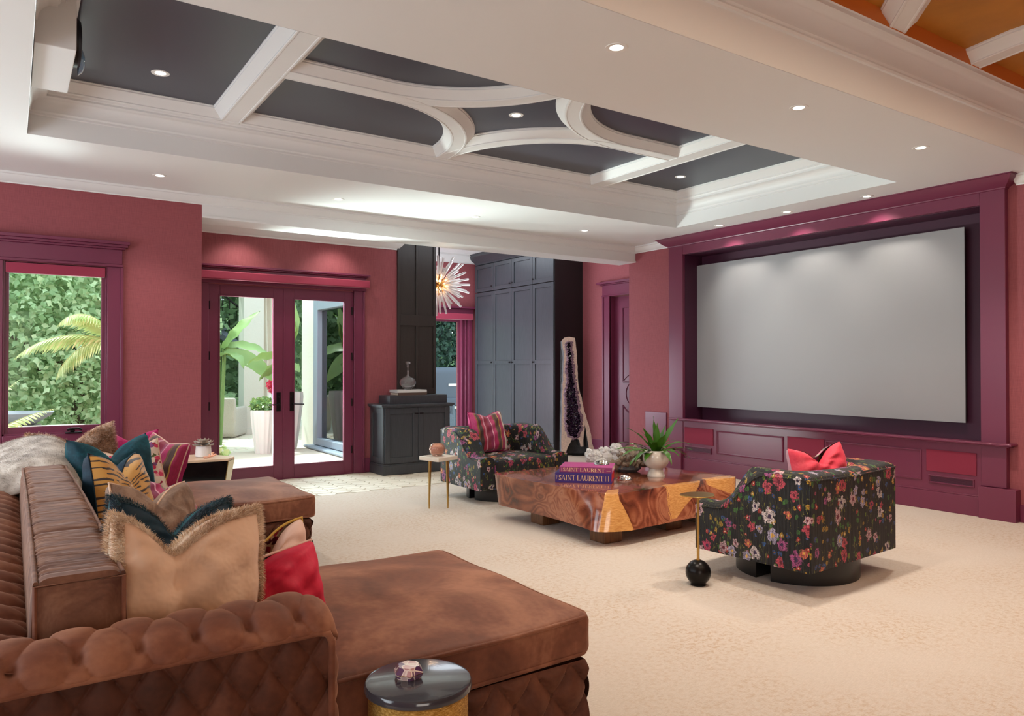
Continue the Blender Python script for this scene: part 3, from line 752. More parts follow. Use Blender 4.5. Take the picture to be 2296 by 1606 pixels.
for i, (x, y) in enumerate(((.90, 6.0), (3.60, 5.30), (6.34, 5.99))):
    downlight((x, y, D), 'recessed downlight in the dark navy coffer, %s' % ('in the big left panel', 'in the star shaped centre panel', 'in the small right end panel')[i], 'downlights in the navy coffers', 75, 110)
downlight((7.0, 11.7, HZ), 'recessed downlight in the high hall ceiling in front of the tall cupboards', None, 30)

# ================================================================ SOFA
def tuft(u, v, p, q):
    a, b = u / p + v / q, u / p - v / q
    return (abs(math.sin(PI * a)) * abs(math.sin(PI * b)) + 1e-6) ** .34
sofa = thing('sectional_sofa', 'huge rust brown velvet sectional sofa with tufted arms and two chaises', 'sofa', (0, 0, 0))
X0, X1 = -.52, .80          # arm runs along x
def tuft2(u, v, p, q):
    a, b = u / p + v / q, u / p - v / q
    # the nearest button sits where both lattice numbers are whole
    fa, fb = a - round(a), b - round(b)
    if (round(a) + round(b)) % 2: pass
    pit = 1 - math.exp(-(fa * fa + fb * fb) / .022)
    return .60 * pit + .40 * (abs(math.sin(PI * a)) * abs(math.sin(PI * b)) + 1e-6) ** .45
def arm(y0, y1, flip, parent, x1=X1, top=.69):
    """tufted arm: outer quilted face on y0, roll over to y1"""
    yc = (y0 + y1) / 2; ry = abs(y1 - y0) / 2; s_ = 1 if y1 > y0 else -1
    def roll(u, v):
        x = X0 + (x1 - X0 + .0) * u
        L = v * 3.7                       # arc parameter
        if L < PI: a = L; y = yc - s_ * ry * math.cos(a); z = top - .02 + .075 * math.sin(a); n = Vector((0, -s_ * math.cos(a), math.sin(a)))
        else: y = y1; z = top - .02 - (L - PI) * .5; n = Vector((0, s_, 0))
        d = L / PI * .27
        h = tuft2(x, d - .068, .135, .21)
        edge = min(1, v / .05)
        g = (.036 * h - .010) * (.25 + .75 * edge)
        # rounded end towards the chaise
        e = max(0, (x - (x1 - .09)) / .09)
        if e > 0: k_ = 1 - (1 - math.sqrt(max(0, 1 - e * e))) * .55; y = yc + (y - yc) * k_; z = (top - .1) + (z - top + .1) * k_ if z > top - .1 else z
        return (x + n.x * g, y + n.y * g, z + n.z * g)
    m = MB(); m.grid(300, 72, roll, flip=s_ > 0); m.build('tufted_roll', M['velvet'], parent, smooth=80)
    def quilt(u, v):
        x = X0 + (x1 - .03 - X0) * u; z = .03 + (top - .035) * v
        return (x, y0 - s_ * (-.014 + .024 * tuft(x + .04, z, .115, .175) ** .9), z)
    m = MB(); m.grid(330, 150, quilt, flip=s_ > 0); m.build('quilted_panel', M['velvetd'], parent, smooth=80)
    def endf(u, v):
        # tufted front end of the arm, facing +x, capped by the curve of the roll
        k_ = math.sqrt(max(0, 1 - (2 * u - 1) ** 2))
        y = y0 + (y1 - y0) * u; z = .03 + (top - .06 + .07 * k_) * v
        e = 1 - abs(2 * u - 1) ** 3
        return (x1 - .045 + .055 * e * (1 - .6 * v ** 10) + .02 * (tuft(y + .03, z - .03, .3, .15) - .5), y, z)
    m = MB(); m.grid(24, 90, endf, flip=s_ < 0); m.build('arm_front', M['velvet'], parent, smooth=80)
    m = MB(); yy = y0 - s_ * .006
    m.tube([(X0, yy, top - .008), (x1 - .07, yy, top - .008), (x1 - .045, yy, top - .016), (x1 - .034, yy, top - .04), (x1 - .034, yy, .03)], .011, 8)
    m.build('piping', M['velvet'], parent, smooth=80)
    B('arm_core', (X0, x1 - .08, min(y0, y1) + .03, max(y0, y1) - .03, .03, top - .08), M['velvetd'], parent, smooth=0)
arm(2.075, 2.29, 1, sofa)
arm(6.62, 6.42, -1, sofa)
# back: channel tufted roll along y, seen from behind and above
def backroll(u, v):
    y = 2.10 + 4.50 * u; L = v * PI
    x = -.235 - .285 * math.cos(L); z = .66 + .10 * math.sin(L)
    h = tuft(y, v * .62, .145, .31)
    g = .034 * h - .008
    return (x - math.cos(L) * g * .6, y, z + math.sin(L) * g)
m = MB(); m.grid(420, 34, backroll, flip=True); m.build('tufted_back', M['velvet'], sofa, smooth=80)
B('back_core', (-.50, .02, 2.10, 6.60, .03, .67), M['velvetd'], sofa, smooth=0)
def backout(u, v):
    y = 2.08 + 4.52 * u; z = .03 + .64 * v
    return (-.52 - .016 * tuft(y, z, .115, .175), y, z)
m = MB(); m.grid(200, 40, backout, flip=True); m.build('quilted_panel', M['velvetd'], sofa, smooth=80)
# seat and chaise bases, tufted skirts
_bm = []
def button_mesh():
    if not _bm:
        m = MB(); m.lathe([(.012, -.006), (.011, .002), (.006, .006), (0, .007)], seg=12, cap=False); o = m.build('button', M['velvetd'], None)
        _bm.append(o.data); bpy.data.objects.remove(o)
    return _bm[0]
def base(x0, x1, y0, y1, ztop=.335):
    B('base_core', (x0, x1 - .02, y0 + .02, y1 - .02, .04, ztop - .01), M['velvetd'], sofa, smooth=0)
    def sk(fx, fy, nx, ny, n1):
        def f(u, v):
            px = fx(u); py = fy(u); z = .03 + (ztop - .03) * v
            s1 = px if ny else py
            h = tuft(s1, z - .02, .165, .21); e = min(1, (1 - v) / .08, v / .05)
            g = (.05 * h - .02) * e
            return (px + nx * g, py + ny * g, z)
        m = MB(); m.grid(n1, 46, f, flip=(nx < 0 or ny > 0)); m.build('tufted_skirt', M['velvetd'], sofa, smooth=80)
        ax0, ax1 = (x0, x1) if ny else (y0, y1); i = int(ax0 / .0825)
        while i * .0825 < ax1:
            for j in (0, 1, 2, 3):
                if (i + j) % 2 == 0:
                    s_ = i * .0825; z = .02 + j * .105
                    if ax0 + .03 < s_ < ax1 - .03 and .06 < z < ztop - .03:
                        px, py = (s_, (y0 if ny < 0 else y1)) if ny else (x1, s_)
                        bo = bpy.data.objects.new('button', button_mesh()); COL.objects.link(bo); bo.parent = sofa
                        bo.location = (px - nx * .012, py - ny * .012, z)
                        bo.rotation_euler = (0, R(90), 0) if nx else (R(90) if ny < 0 else R(-90), 0, 0)
            i += 1
    sk(lambda u: x0 + (x1 - x0) * u, lambda u: y0, 0, -1, 120)
    sk(lambda u: x0 + (x1 - x0) * u, lambda u: y1, 0, 1, 60)
    sk(lambda u: x1, lambda u: y0 + (y1 - y0) * u, 1, 0, 120)
base(.78, 1.80, 2.19, 3.36); base(.78, 1.80, 5.30, 6.42); 
B('seat_base', (0, .92, 2.3, 6.42, .04, .33), M['velvetd'], sofa, .01)
def softpart(name, c, h, r, mat, parent, crown=0, n=14, fn=None, rz=0, nz=6):
    V, F = softbox(h[0], h[1], h[2], r, n, crown, fn=fn, nz=nz)
    m = MB(); m.add(V, F); return m.build(name, mat, parent, loc=c, rot=(0, 0, rz), smooth=60)
def pipe_loop(name, c, h, z, mat, parent, r=.009, fn=None, rc=.05):
    pts = []
    for sx, sy, a0 in ((1, 1, 0), (-1, 1, 90), (-1, -1, 180), (1, -1, 270)):
        for i in range(6):
            a = R(a0 + i * 18); pts.append(Vector(((h[0] - rc) * sx + rc * math.cos(a), (h[1] - rc) * sy + rc * math.sin(a), z)))
    out = []
    for i, p in enumerate(pts):
        q = pts[(i + 1) % len(pts)]; nn = 12 if (q - p).length > .2 else 1
        for k in range(nn): out.append(p.lerp(q, k / nn))
    if fn: out = [Vector(fn(p)) for p in out]
    m = MB(); m.tube([(p.x, p.y, p.z) for p in out], r, 6, closed=True); m.build(name, mat, parent, loc=c, smooth=80)
def chaise(cx, cy, hx, hy, sk):
    def wr(P):
        x, y, z = P
        t_ = max(0, x / hx)
        y = y * (1 - .045 * t_ ** 1.5) + sk * t_ * .0
        if abs(z) < .05: # creases of the boxed side
            k_ = .004 * math.sin(x * 61 + 2 * math.sin(x * 23)) * math.sin((z / .075 + 1) * PI / 2)
            y += k_ if y > 0 else -k_
            x += .004 * math.sin(y * 57 + 3 * math.sin(y * 19))* (1 if x > 0 else 0)
        z += .006 * math.sin(x * 9 + y * 5) * math.cos(y * 7) if z > 0 else 0
        return (x, y, z)
    softpart('chaise_cushion', (cx, cy, .418), (hx, hy, .078), .03, M['velvet'], sofa, .045, 40, wr)
    pipe_loop('piping', (cx, cy, .418), (hx - .004, hy - .004), .066, M['velvet'], sofa, .008, wr)
    pipe_loop('piping', (cx, cy, .418), (hx - .004, hy - .004), -.066, M['velvet'], sofa, .008, wr)
chaise(.97, 2.80, .87, .63, 0); chaise(.97, 5.86, .87, .60, 0)
softpart('seat_cushion', (.50, 4.33, .42), (.46, .92, .08), .03, M['velvet'], sofa, .02, 16)
# long pin-tucked back cushions
M['tuck'] = mat_velvet('pin_tucked_brown_velvet', (88, 54, 40), (122, 84, 64), (150, 112, 88), 4, .45, (200, 190, 185), sc3=(1, 7, 1))
def backcush(y0, y1, zt=.90, n=200, x0=.05, x1=.265):
    hy = (y1 - y0) / 2; hz = (zt - .48) / 2; hx = (x1 - x0) / 2
    def wr(P):
        x, y, z = P
        if z > hz * .5 or abs(x) > hx * .6:
            seg = ((y + hy) / .42) % 1.0
            k_ = .5 + .5 * math.sin(y * 150 + 4 * math.sin(y * 21 + x * 9))
            amp = .0055 * (1 if z > 0 else max(0, 1 + z / hz))
            if abs(y) < hy - .06: z -= k_ * amp * (1 if z > hz * .6 else .2)
            if abs(y) < hy - .06: z -= .010 * math.exp(-((seg - .5) / .03) ** 2)
        z += .022 * math.cos(y / hy * PI / 2) if z > 0 else 0
        x += .02 * math.cos(z / hz * PI / 2) * (1 if x > 0 else -1) * .6
        return (x, y, z)
    V, F = softbox(hx, hy, hz, .028, 12, 0, fn=wr, nz=8)
    # finer along y
    pts = {}
    m = MB(); m.add(V, F)
    return m, hx, hy, hz
def backcushion(y0, y1, zt, parent, x0=.05, x1=.265):
    hy = (y1 - y0) / 2; zc = (zt + .48) / 2; hz = (zt - .48) / 2; xc = (x0 + x1) / 2; hx = (x1 - x0) / 2
    ny = int((y1 - y0) / .0085)
    prof = []
    for i in range(40):
        a = 2 * PI * i / 40 + PI / 4
        c_, s_ = math.cos(a), math.sin(a); e = .24
        prof.append((math.copysign(abs(c_) ** e, c_) * hx, math.copysign(abs(s_) ** e, s_) * hz))
    def f(u, v):
        y = -hy + 2 * hy * u; px, pz = prof[int(round(v * 40)) % 40]
        end = min(1, (1 - abs(y) / hy) / .02); k_ = .96 + .04 * math.sqrt(max(0, end))
        inn = 1 if abs(y) < hy - .05 else 0
        q = math.sin(y * 260 + 5 * math.sin(y * 31 + px * 14)) * .5 + .5
        seg = (y + hy) / (2 * hy / 4)
        sg = math.exp(-((seg - round(seg)) / .03) ** 2) if .3 < seg < 3.7 else 0
        zz = pz + (.02 * math.cos(y / hy * PI / 2) if pz > 0 else 0)
        if pz > hz * .55: zz -= inn * (.0055 * q + .008 * sg)
        xx = px + math.copysign(.012 * math.cos(pz / hz * PI / 2), px) - math.copysign(inn * .004 * q, px)
        return (xx * k_, y, zz)
    m = MB(); m.grid(ny, 40, f, cv=True, flip=True)
    for ye, fl_ in ((-hy, False), (hy, True)):
        lp = [(px * .96 + math.copysign(.012 * math.cos(pz / hz * PI / 2), px) * .96, ye, pz) for px, pz in prof]
        lp2 = [(x * .5, ye + (-.018 if ye < 0 else .018), z * .5) for x, _, z in lp]
        n = len(lp); fs = [((i, (i + 1) % n, n + (i + 1) % n, n + i) if not fl_ else (n + i, n + (i + 1) % n, (i + 1) % n, i)) for i in range(n)]
        fs.append(tuple(range(n, 2 * n)) if not fl_ else tuple(range(2 * n - 1, n - 1, -1)))
        m.add(lp + lp2, fs)
    return m.build('back_cushion', M['tuck'], parent, loc=(xc, (y0 + y1) / 2, zc), smooth=60), (xc, zc, hx, hz)
for y0, y1, zt in ((2.32, 4.72, .88), (4.76, 6.38, .87)):
    bc, (xc, zc, hx, hz) = backcushion(y0, y1, zt, sofa)
    hy = (y1 - y0) / 2
    for sx in (-1, 1):
        m = MB(); m.tube([(sx * (hx - .005), -hy + i / 30 * 2 * hy, hz - .014 + .018 * math.cos((i / 15 - 1) * PI / 2)) for i in range(31)], .007, 6)
        m.build('piping', M['tuck'], bc, smooth=80)
    m = MB(); e_ = [(-hx * .95, -hz), (-hx * .97, hz * .9), (hx * .97, hz * .9), (hx * .95, -hz)]
    m.tube([(x, -hy - .002, z) for x, z in e_], .007, 6); m.build('piping', M['velvet'], bc, smooth=80)

# ================================================================ FUR
def fur(name, pts, mat, parent, length=.03, width=.0035, droop=.3, jitter=.6):
    """pts: list of (position, normal); thin tapering blades"""
    m = MB(); V = []; F = []
    for p, n in pts:
        n = Vector(n); d = Vector((random.gauss(0, 1), random.gauss(0, 1), random.gauss(0, 1)))
        d = (n + d * jitter * .5).normalized(); d.z -= droop * .3; d.normalize()
        t = d.cross(Vector((random.random() - .5, random.random() - .5, random.random() - .5))).normalized() * width
        L = length * random.uniform(.6, 1.2); p = Vector(p)
        mid = p + d * L * .55; tip = p + d * L + Vector((0, 0, -droop * L * .5))
        i = len(V); V += [p - t, p + t, mid + t * .7, mid - t * .7, tip]; F += [(i, i + 1, i + 2, i + 3), (i + 3, i + 2, i + 4)]
    m.add(V, F); o = m.build(name, mat, parent, smooth=0); o['kind'] = 'stuff'; return o

# ================================================================ SCATTER CUSHIONS
def cushion_fn(w, h, t, chop, seed, pinch=.075, dent=0, fold=0):
    rs = random.Random(seed); ph = [rs.uniform(0, 6) for _ in range(6)]
    def f(u, v, side):
        x = w / 2 * u * (1 - pinch * (1 - v * v) * abs(u)); z = h / 2 * v * (1 - pinch * (1 - u * u) * abs(v))
        T = (max(0, 1 - u * u) * max(0, 1 - v * v)) ** .31
        y = side * t / 2 * T
        y += side * T * .0055 * (math.sin(u * 9 + ph[0] + v * 3) + math.sin(v * 11 - u * 5 + ph[1]))
        rad = math.atan2(v - .95, u - dent); y += side * T * .012 * chop * math.sin(rad * 13 + ph[2]) * math.exp(-((u - dent) ** 2 + (v - .8) ** 2) / .9)
        if chop:
            k_ = math.exp(-(math.sqrt((u - dent) ** 2 + .004) / .40) ** 1.4); c = chop * (1 - (fold if side > 0 else 0)) * k_ * ((v + 1) / 2) ** 2.2
            z -= c * h * .5
            y += -side * T * t * .18 * k_ * ((v + 1) / 2)
            x *= 1 - .12 * chop * ((v + 1) / 2) ** 2
        return (x, y, z + h / 2)
    return f
def cushion(name, label, c, w, h, t, mats, rz=0, lean=0, roll=0, chop=.5, seed=1, group=None, pipe=None, furb=None, furall=None, n=36, uvrot=False, cat='cushion', dent=0, fold=0):
    """origin at the bottom centre; local -y is the front"""
    th = thing(name, label, cat, c, group=group, rot=(R(lean), R(roll), R(rz)))
    t = t * 1.3
    f = cushion_fn(w, h, t, chop, seed, dent=dent, fold=fold)
    names = ('front_cover', 'back_cover')
    for si, side in enumerate((-1, 1)):
        m = MB(); m.grid(n, n, lambda a, b: f(2 * a - 1, 2 * b - 1, side), flip=(side > 0))
        o = m.build(names[si], mats[si % len(mats)], th, smooth=80)
        me = o.data; ul = me.uv_layers.new(name='uv'); k = 0
        for p in me.polygons:
            for li in p.loop_indices:
                vi = me.loops[li].vertex_index; a, b = (vi // n) / (n - 1), (vi % n) / (n - 1)
                ul.data[li].uv = ((b * h, a * w) if uvrot else (a * w, b * h))
    rim = [(-1 + 2 * i / 16, -1) for i in range(16)] + [(1, -1 + 2 * i / 16) for i in range(16)] + [(1 - 2 * i / 16, 1) for i in range(16)] + [(-1, 1 - 2 * i / 16) for i in range(16)]
    if pipe:
        m = MB(); m.tube([f(u, v, 1) for u, v in rim], .005, 6, closed=True); m.build('piping', pipe, th, smooth=80)
    if furb:
        mat, L, nf = furb; pts = []
        for _ in range(nf):
            k = random.random() * 64; i = int(k); fr_ = k - i; a = rim[i]; b = rim[(i + 1) % 64]
            u, v = a[0] + (b[0] - a[0]) * fr_, a[1] + (b[1] - a[1]) * fr_
            s_ = 1 - random.random() ** 1.3 * .09; sd_ = random.choice((-1, -1, 1))
            p = f(u * s_, v * s_, sd_); pts.append((p, (u * .8, sd_ * random.uniform(.0, .9), v * .8)))
        fur('fur_edge', pts, mat, th, L, .0008, .4, .7)
    if furall:
        mat, L, nf, sides = furall; pts = []
        for _ in range(nf):
            u, v = random.uniform(-1, 1), random.uniform(-1, 1); s_ = random.choice(sides)
            p = Vector(f(u, v, s_)); pts.append((p, (u * .5, s_, v * .5 + .1)))
        fur('fur_pile', pts, mat, th, L, .0012, .5, .8)
    return th
M['suede'] = plain('cream_suede_cloth', (220, 184, 154), .85, sheen=.3, var=(3, .08), bump=(9, .55, .03))
M['furcream'] = mat_fur('cream_brown_fur', (168, 128, 94), (222, 192, 158), (244, 226, 202))
M['furtan'] = mat_fur('tan_rabbit_fur', (120, 78, 50), (190, 146, 108), (236, 214, 196))
M['furwhite'] = mat_fur('ivory_grey_fur', (120, 108, 96), (178, 166, 152), (214, 206, 194))
M['furteal'] = mat_fur('dark_teal_shag', (6, 26, 36), (14, 46, 56), (30, 84, 92))
M['teal'] = mat_velvet('deep_teal_velvet', (4, 36, 46), (8, 56, 68), (22, 92, 104), 5, .5, (60, 160, 175))
M['tealdark'] = mat_velvet('ink_teal_velvet', (6, 20, 34), (9, 32, 48), (16, 54, 70), 5, .3, (60, 120, 140))
M['taupe'] = mat_velvet('taupe_crushed_velvet', (92, 68, 54), (128, 100, 82), (166, 140, 120), 8, .5, (230, 200, 180))
M['coral'] = mat_velvet('coral_pink_velvet', (196, 52, 72), (216, 66, 84), (232, 96, 108), 5, .45, (255, 150, 160))
M['pinkred'] = mat_velvet('raspberry_cotton', (178, 24, 56), (202, 36, 66), (218, 56, 84), 5, .35, (255, 120, 140))
M['magenta'] = mat_velvet('magenta_velvet', (140, 16, 76), (174, 26, 96), (204, 60, 120), 5, .45, (255, 120, 190))
M['blush'] = plain('blush_linen', (224, 186, 168), .85, sheen=.2, var=(4, .05), bump=(200, .2, .002))
st = [(.07, (150, 26, 84)), (.02, (236, 170, 190)), (.10, (190, 30, 100)), (.03, (120, 80, 40)), (.08, (84, 50, 40)), (.02, (196, 150, 60)), (.09, (176, 30, 88)), (.06, (228, 206, 190)), (.02, (60, 36, 34)), (.07, (100, 74, 64)), (.04, (206, 182, 160)), (.09, (206, 56, 120)), (.03, (150, 100, 40)), (.08, (70, 40, 36)), (.06, (176, 28, 70)), (.04, (220, 150, 170)), (.10, (150, 20, 60))]
M['stripe'] = stripes_mat('boudoir_stripe_velvet', st, .46)
M['stripe2'] = stripes_mat('boudoir_stripe_velvet_wide', st, .52)
M['tiger'] = mat_tiger()
M['bloom'] = mat_blooms('cream_linen_flower_print', (226, 204, 184), [(0, (150, 20, 60)), (.25, (206, 50, 90)), (.45, (120, 60, 110)), (.6, (236, 150, 160)), (.75, (84, 88, 40)), (.88, (90, 20, 60))], 34, .25, .42)
M['bloomred'] = mat_blooms('crimson_brown_damask', (222, 178, 140), [(0, (150, 16, 44)), (.35, (90, 14, 30)), (.6, (196, 50, 64)), (.85, (190, 150, 60))], 44, .18, .25)
M['ikat'] = mat_blooms('beige_black_ikat', (214, 178, 160), [(0, (40, 18, 28)), (.6, (60, 24, 36)), (.85, (190, 40, 80))], 26, .4, .3)

cushion('scatter_cushion', 'large cream cushion with brown fur edging behind the near tufted arm', (.43, 2.47, .47), .50, .53, .20, [M['suede'], M['furcream']], rz=14, lean=-8, roll=7, chop=.5, seed=2, furb=(M['furcream'], .022, 26000), dent=-.25)
cushion('scatter_cushion', 'dark teal shaggy cushion just behind the cream fur edged cushion', (.44, 2.80, .47), .48, .52, .16, [M['tealdark'], M['teal']], rz=20, lean=-10, roll=9, chop=.55, seed=3, furb=(M['furteal'], .020, 9000))
cushion('scatter_cushion', 'raspberry cushion with a striped front lying at the end of the tufted arm', (.775, 2.56, .52), .33, .29, .17, [M['pinkred'], M['stripe']], rz=14, lean=-12, roll=-2, chop=.4, seed=4, pipe=M['ikat'], dent=-.6, fold=.6)
cushion('scatter_cushion', 'blush backed cushion showing a crimson damask front behind the raspberry one', (.80, 2.86, .48), .40, .37, .14, [M['blush'], M['bloomred']], rz=10, lean=-14, roll=3, chop=.95, seed=5, pipe=M['bloomred'], fold=.55)
cushion('scatter_cushion', 'taupe crushed velvet cushion leaning on the long back cushion', (.56, 3.62, .47), .56, .46, .17, [M['taupe'], M['taupe']], rz=46, lean=-14, roll=8, chop=.5, seed=6, pipe=M['suede'])
cushion('scatter_cushion', 'gold tiger striped velvet cushion with an ink teal back', (.50, 4.30, .50), .50, .50, .17, [M['tiger'], M['tealdark']], rz=56, lean=-12, roll=6, chop=.6, seed=7, pipe=M['tealdark'])
cushion('scatter_cushion', 'big deep teal velvet cushion between the tiger and the fur cushions', (.53, 5.08, .50), .54, .52, .2, [M['teal'], M['teal']], rz=26, lean=-10, chop=.55, seed=8)
cushion('scatter_cushion', 'tan rabbit fur cushion farthest along the sofa back', (.40, 5.90, .55), .58, .48, .18, [M['furtan'], M['furtan']], rz=14, lean=-12, roll=-5, chop=.45, seed=9, furall=(M['furtan'], .026, 32000, (-1, 1)))
cushion('scatter_cushion', 'large upright striped velvet cushion in pink, brown and cream beside the far end', (.86, 6.02, .45), .40, .47, .16, [M['stripe2'], M['magenta']], rz=-60, lean=-12, roll=10, chop=.12, seed=10, pipe=M['blush'])
cushion('scatter_cushion', 'cream cushion printed with crimson and violet flowers', (.70, 5.50, .49), .42, .44, .15, [M['bloom'], M['bloom']], rz=-16, lean=-14, roll=-12, chop=.6, seed=11, pipe=M['suede'])
cushion('scatter_cushion', 'low magenta striped cushion on the seat below the flowered one', (.80, 4.85, .48), .44, .30, .16, [M['stripe'], M['magenta']], rz=35, lean=-32, roll=10, chop=.4, seed=12)
cushion('scatter_cushion', 'magenta velvet cushion mostly hidden behind the upright striped one', (.73, 6.25, .50), .42, .46, .14, [M['magenta'], M['magenta']], rz=-10, lean=-12, chop=.3, seed=13)

# fur throw over the far end of the back
th = thing('fur_throw', 'long haired ivory fur throw draped over the far sofa back', 'throw', (-.03, 5.55, .665))
def thr(u, v):
    x = -.62 + .98 * u; yy = -.62 + 1.15 * v
    # height follows roll and back cushion
    z = .12 + .19 / (1 + math.exp(-(x + .02) * 9)) + .025 * math.sin(v * 7 + u * 4)
    z += .075 * (math.sin(PI * u) * math.sin(PI * v)) ** .5 - .05
    if x < -.42: z -= (-.42 - x) * 1.2
    z -= .14 * abs(2 * v - 1) ** 7 + .10 * max(0, 2 * u - 1) ** 8
    return (x, yy + .05 * math.sin(u * 5), z)
m = MB(); m.grid(40, 40, thr, flip=True); fo = m.build('hide', M['furwhite'], th, smooth=80, weld=False)
sm = fo.modifiers.new('solid', 'SOLIDIFY'); sm.thickness = .02; sm.offset = -1
pts = []
for _ in range(60000):
    u, v = random.random(), random.random(); p = Vector(thr(u, v)); a = Vector(thr(min(1, u + .02), v)) - Vector(thr(max(0, u - .02), v)); b = Vector(thr(u, min(1, v + .02))) - Vector(thr(u, max(0, v - .02)))
    n = a.cross(b).normalized()
    if n.z < 0: n = -n
    pts.append((p, n + Vector((-.35, -.25, 0))))
fur('fur_pile', pts, M['furwhite'], th, .030, .0013, .12, .6)

# ================================================================ FLORAL ARMCHAIRS
def smoothstep(a, b, x):
    t = max(0, min(1, (x - a) / (b - a))); return t * t * (3 - 2 * t)
CW, CD, CT = 1.13, .87, .17     # width, depth, arm thickness; local +y is the front
def chair(label, loc, rz):
    t = thing('armchair', label, 'chair', loc, R(rz), 'pair of floral armchairs facing across the table')
    hw, hd = CW / 2, CD / 2
    # outline of the shell, from the front of the left arm round the back to the front of the right arm
    ro, ri = .03, .16
    def outline(off, r):
        pts = []
        x, y0, y1 = hw - off, -hd + off, hd
        n = 16
        for i in range(n): pts.append((-x, y1 - (y1 - (y0 + r)) * i / n))
        for i in range(9): a = PI + PI / 2 * i / 8; pts.append((-x + r + r * math.cos(a), y0 + r + r * math.sin(a)))
        for i in range(1, n): pts.append((-x + r + (2 * x - 2 * r) * i / n, y0))
        for i in range(9): a = 1.5 * PI + PI / 2 * i / 8; pts.append((x - r + r * math.cos(a), y0 + r + r * math.sin(a)))
        for i in range(1, n + 1): pts.append((x, y0 + r + (y1 - (y0 + r)) * i / n))
        return pts
    out, inn = outline(0, ro), outline(CT, ri)
    def top(y, x):
        yy = (y + hd) / CD
        h = .485 + .27 * (1 - smoothstep(.36, .80, yy))
        if abs(x) < hw - .02 and y < -hd + .3: h -= .012 * math.cos(x / hw * PI / 2)
        return h
    ZB = .155
    prof = [(0, 0, 1), (0, .35, 1), (0, .7, 1), (0, 1, -.035), (.06, 1, -.010), (.2, 1, .004), (.5, 1, .010), (.8, 1, .004), (.94, 1, -.010), (1, 1, -.035), (1, .62, 1), (1, .25, 1)]
    V = []; F = []
    for i, (a, b) in enumerate(zip(out, inn)):
        h = top(a[1], a[0])
        for k, f_, dz in prof:
            x = a[0] + (b[0] - a[0]) * k; y = a[1] + (b[1] - a[1]) * k
            if dz == 1: z = ZB + (h - ZB - .035) * f_
            else: z = h + dz
            V.append((x, y, z))
    n = len(prof)
    for i in range(len(out) - 1):
        for j in range(n): F.append((i * n + j, i * n + (j + 1) % n, (i + 1) * n + (j + 1) % n, (i + 1) * n + j))
    F.append(tuple(range(n - 1, -1, -1))); F.append(tuple((len(out) - 1) * n + j for j in range(n)))
    m = MB(); m.add(V, F); o = m.build('back_and_arms', M['floral'], t, smooth=50, uv='box')
    for s_, pl in (('outer', out), ):
        mm = MB(); mm.tube([(x, y, top(y, x) - .028) for x, y in pl], .006, 6); mm.build('piping', M['floral'], t, uv='box', smooth=80)
    B('seat_frame', (-hw + .01, hw - .01, -hd + .01, hd - .02, ZB, .30), M['floral'], t, .012, uv='box')
    V, F = softbox(hw - CT - .005, (CD - CT) / 2 + .01, .085, .035, 12, .02)
    m = MB(); m.add(V, F); m.build('seat_cushion', M['floral'], t, loc=(0, CT / 2 + .005, .375), smooth=60, uv='box')
    # split drum base
    r = .41
    for s_ in (1, -1):
        gap = .055; a0 = math.asin(gap / r); pts = []
        for i in range(25):
            a = a0 + (PI - 2 * a0) * i / 24; pts.append((r * math.cos(a), s_ * r * math.sin(a)))
        if s_ < 0: pts = pts[::-1]
        m = MB(); m.prism(pts, 0.0, ZB); m.build('plinth_base', M['black'], t, bevel=.004)
    return t
chair('floral armchair with its back to the camera, beside the ball based drink table', (4.61, 3.265, 0), 4)
chair('floral armchair facing the camera, beside the small travertine side table', (4.535, 6.93, 0), 180)
cushion('scatter_cushion', 'striped pink and brown velvet cushion standing in the far floral armchair', (4.44, 7.03, .47), .48, .47, .16, [M['stripe2'], M['magenta']], rz=8, lean=-16, chop=.22, seed=21, pipe=M['magenta'])
cushion('scatter_cushion', 'coral velvet cushion with a notched top in the near floral armchair', (4.80, 3.17, .45), .56, .43, .15, [M['coral'], M['stripe']], rz=-8, lean=-10, roll=-3, chop=.62, seed=22, fold=.4)

# ================================================================ COFFEE TABLE
ct = thing('coffee_table', 'low chunky polished wood slab coffee table with pale sapwood corners', 'table', (3.80, 4.42, 0))
topp = [(.02, 1.56), (-.02, 1.30), (.02, .95), (.06, .60), (.09, .30), (.14, .12), (.23, .055), (.50, .07), (.75, .10), (.95, .12), (1.10, .09), (1.25, .14), (1.40, .17), (1.60, .11), (1.75, .16), (1.73, .45), (1.66, .80), (1.68, 1.20), (1.62, 1.58), (1.20, 1.62), (.90, 1.55), (.75, 1.60), (.40, 1.57)]
botp = [(.05, 1.54), (.04, 1.28), (.06, .95), (.06, .60), (.04, .28), (.03, .09), (.28, -.02), (.50, .00), (.75, .02), (.95, .04), (1.10, .05), (1.25, .06), (1.40, .07), (1.60, .07), (1.68, .12), (1.66, .45), (1.62, .80), (1.62, 1.20), (1.58, 1.52), (1.20, 1.55), (.90, 1.50), (.75, 1.52), (.40, 1.53)]
V = []; F = []; n = len(topp)
lev = [(0, .135), (.12, .128), (.5, .27), (.9, .405), (1, .418), (1.0, .42)]
def smooth_loop(p, k=4):
    out = []
    for i in range(len(p)):
        p0, p1, p2, p3 = [Vector(p[(i + j) % len(p)]) for j in (-1, 0, 1, 2)]
        for s_ in range(k):
            t_ = s_ / k; out.append(.5 * ((2 * p1) + (-p0 + p2) * t_ + (2 * p0 - 5 * p1 + 4 * p2 - p3) * t_ ** 2 + (-p0 + 3 * p1 - 3 * p2 + p3) * t_ ** 3))
    return out
ts_, bs_ = smooth_loop(topp), smooth_loop(botp); n = len(ts_)
cen = Vector((.85, .8))
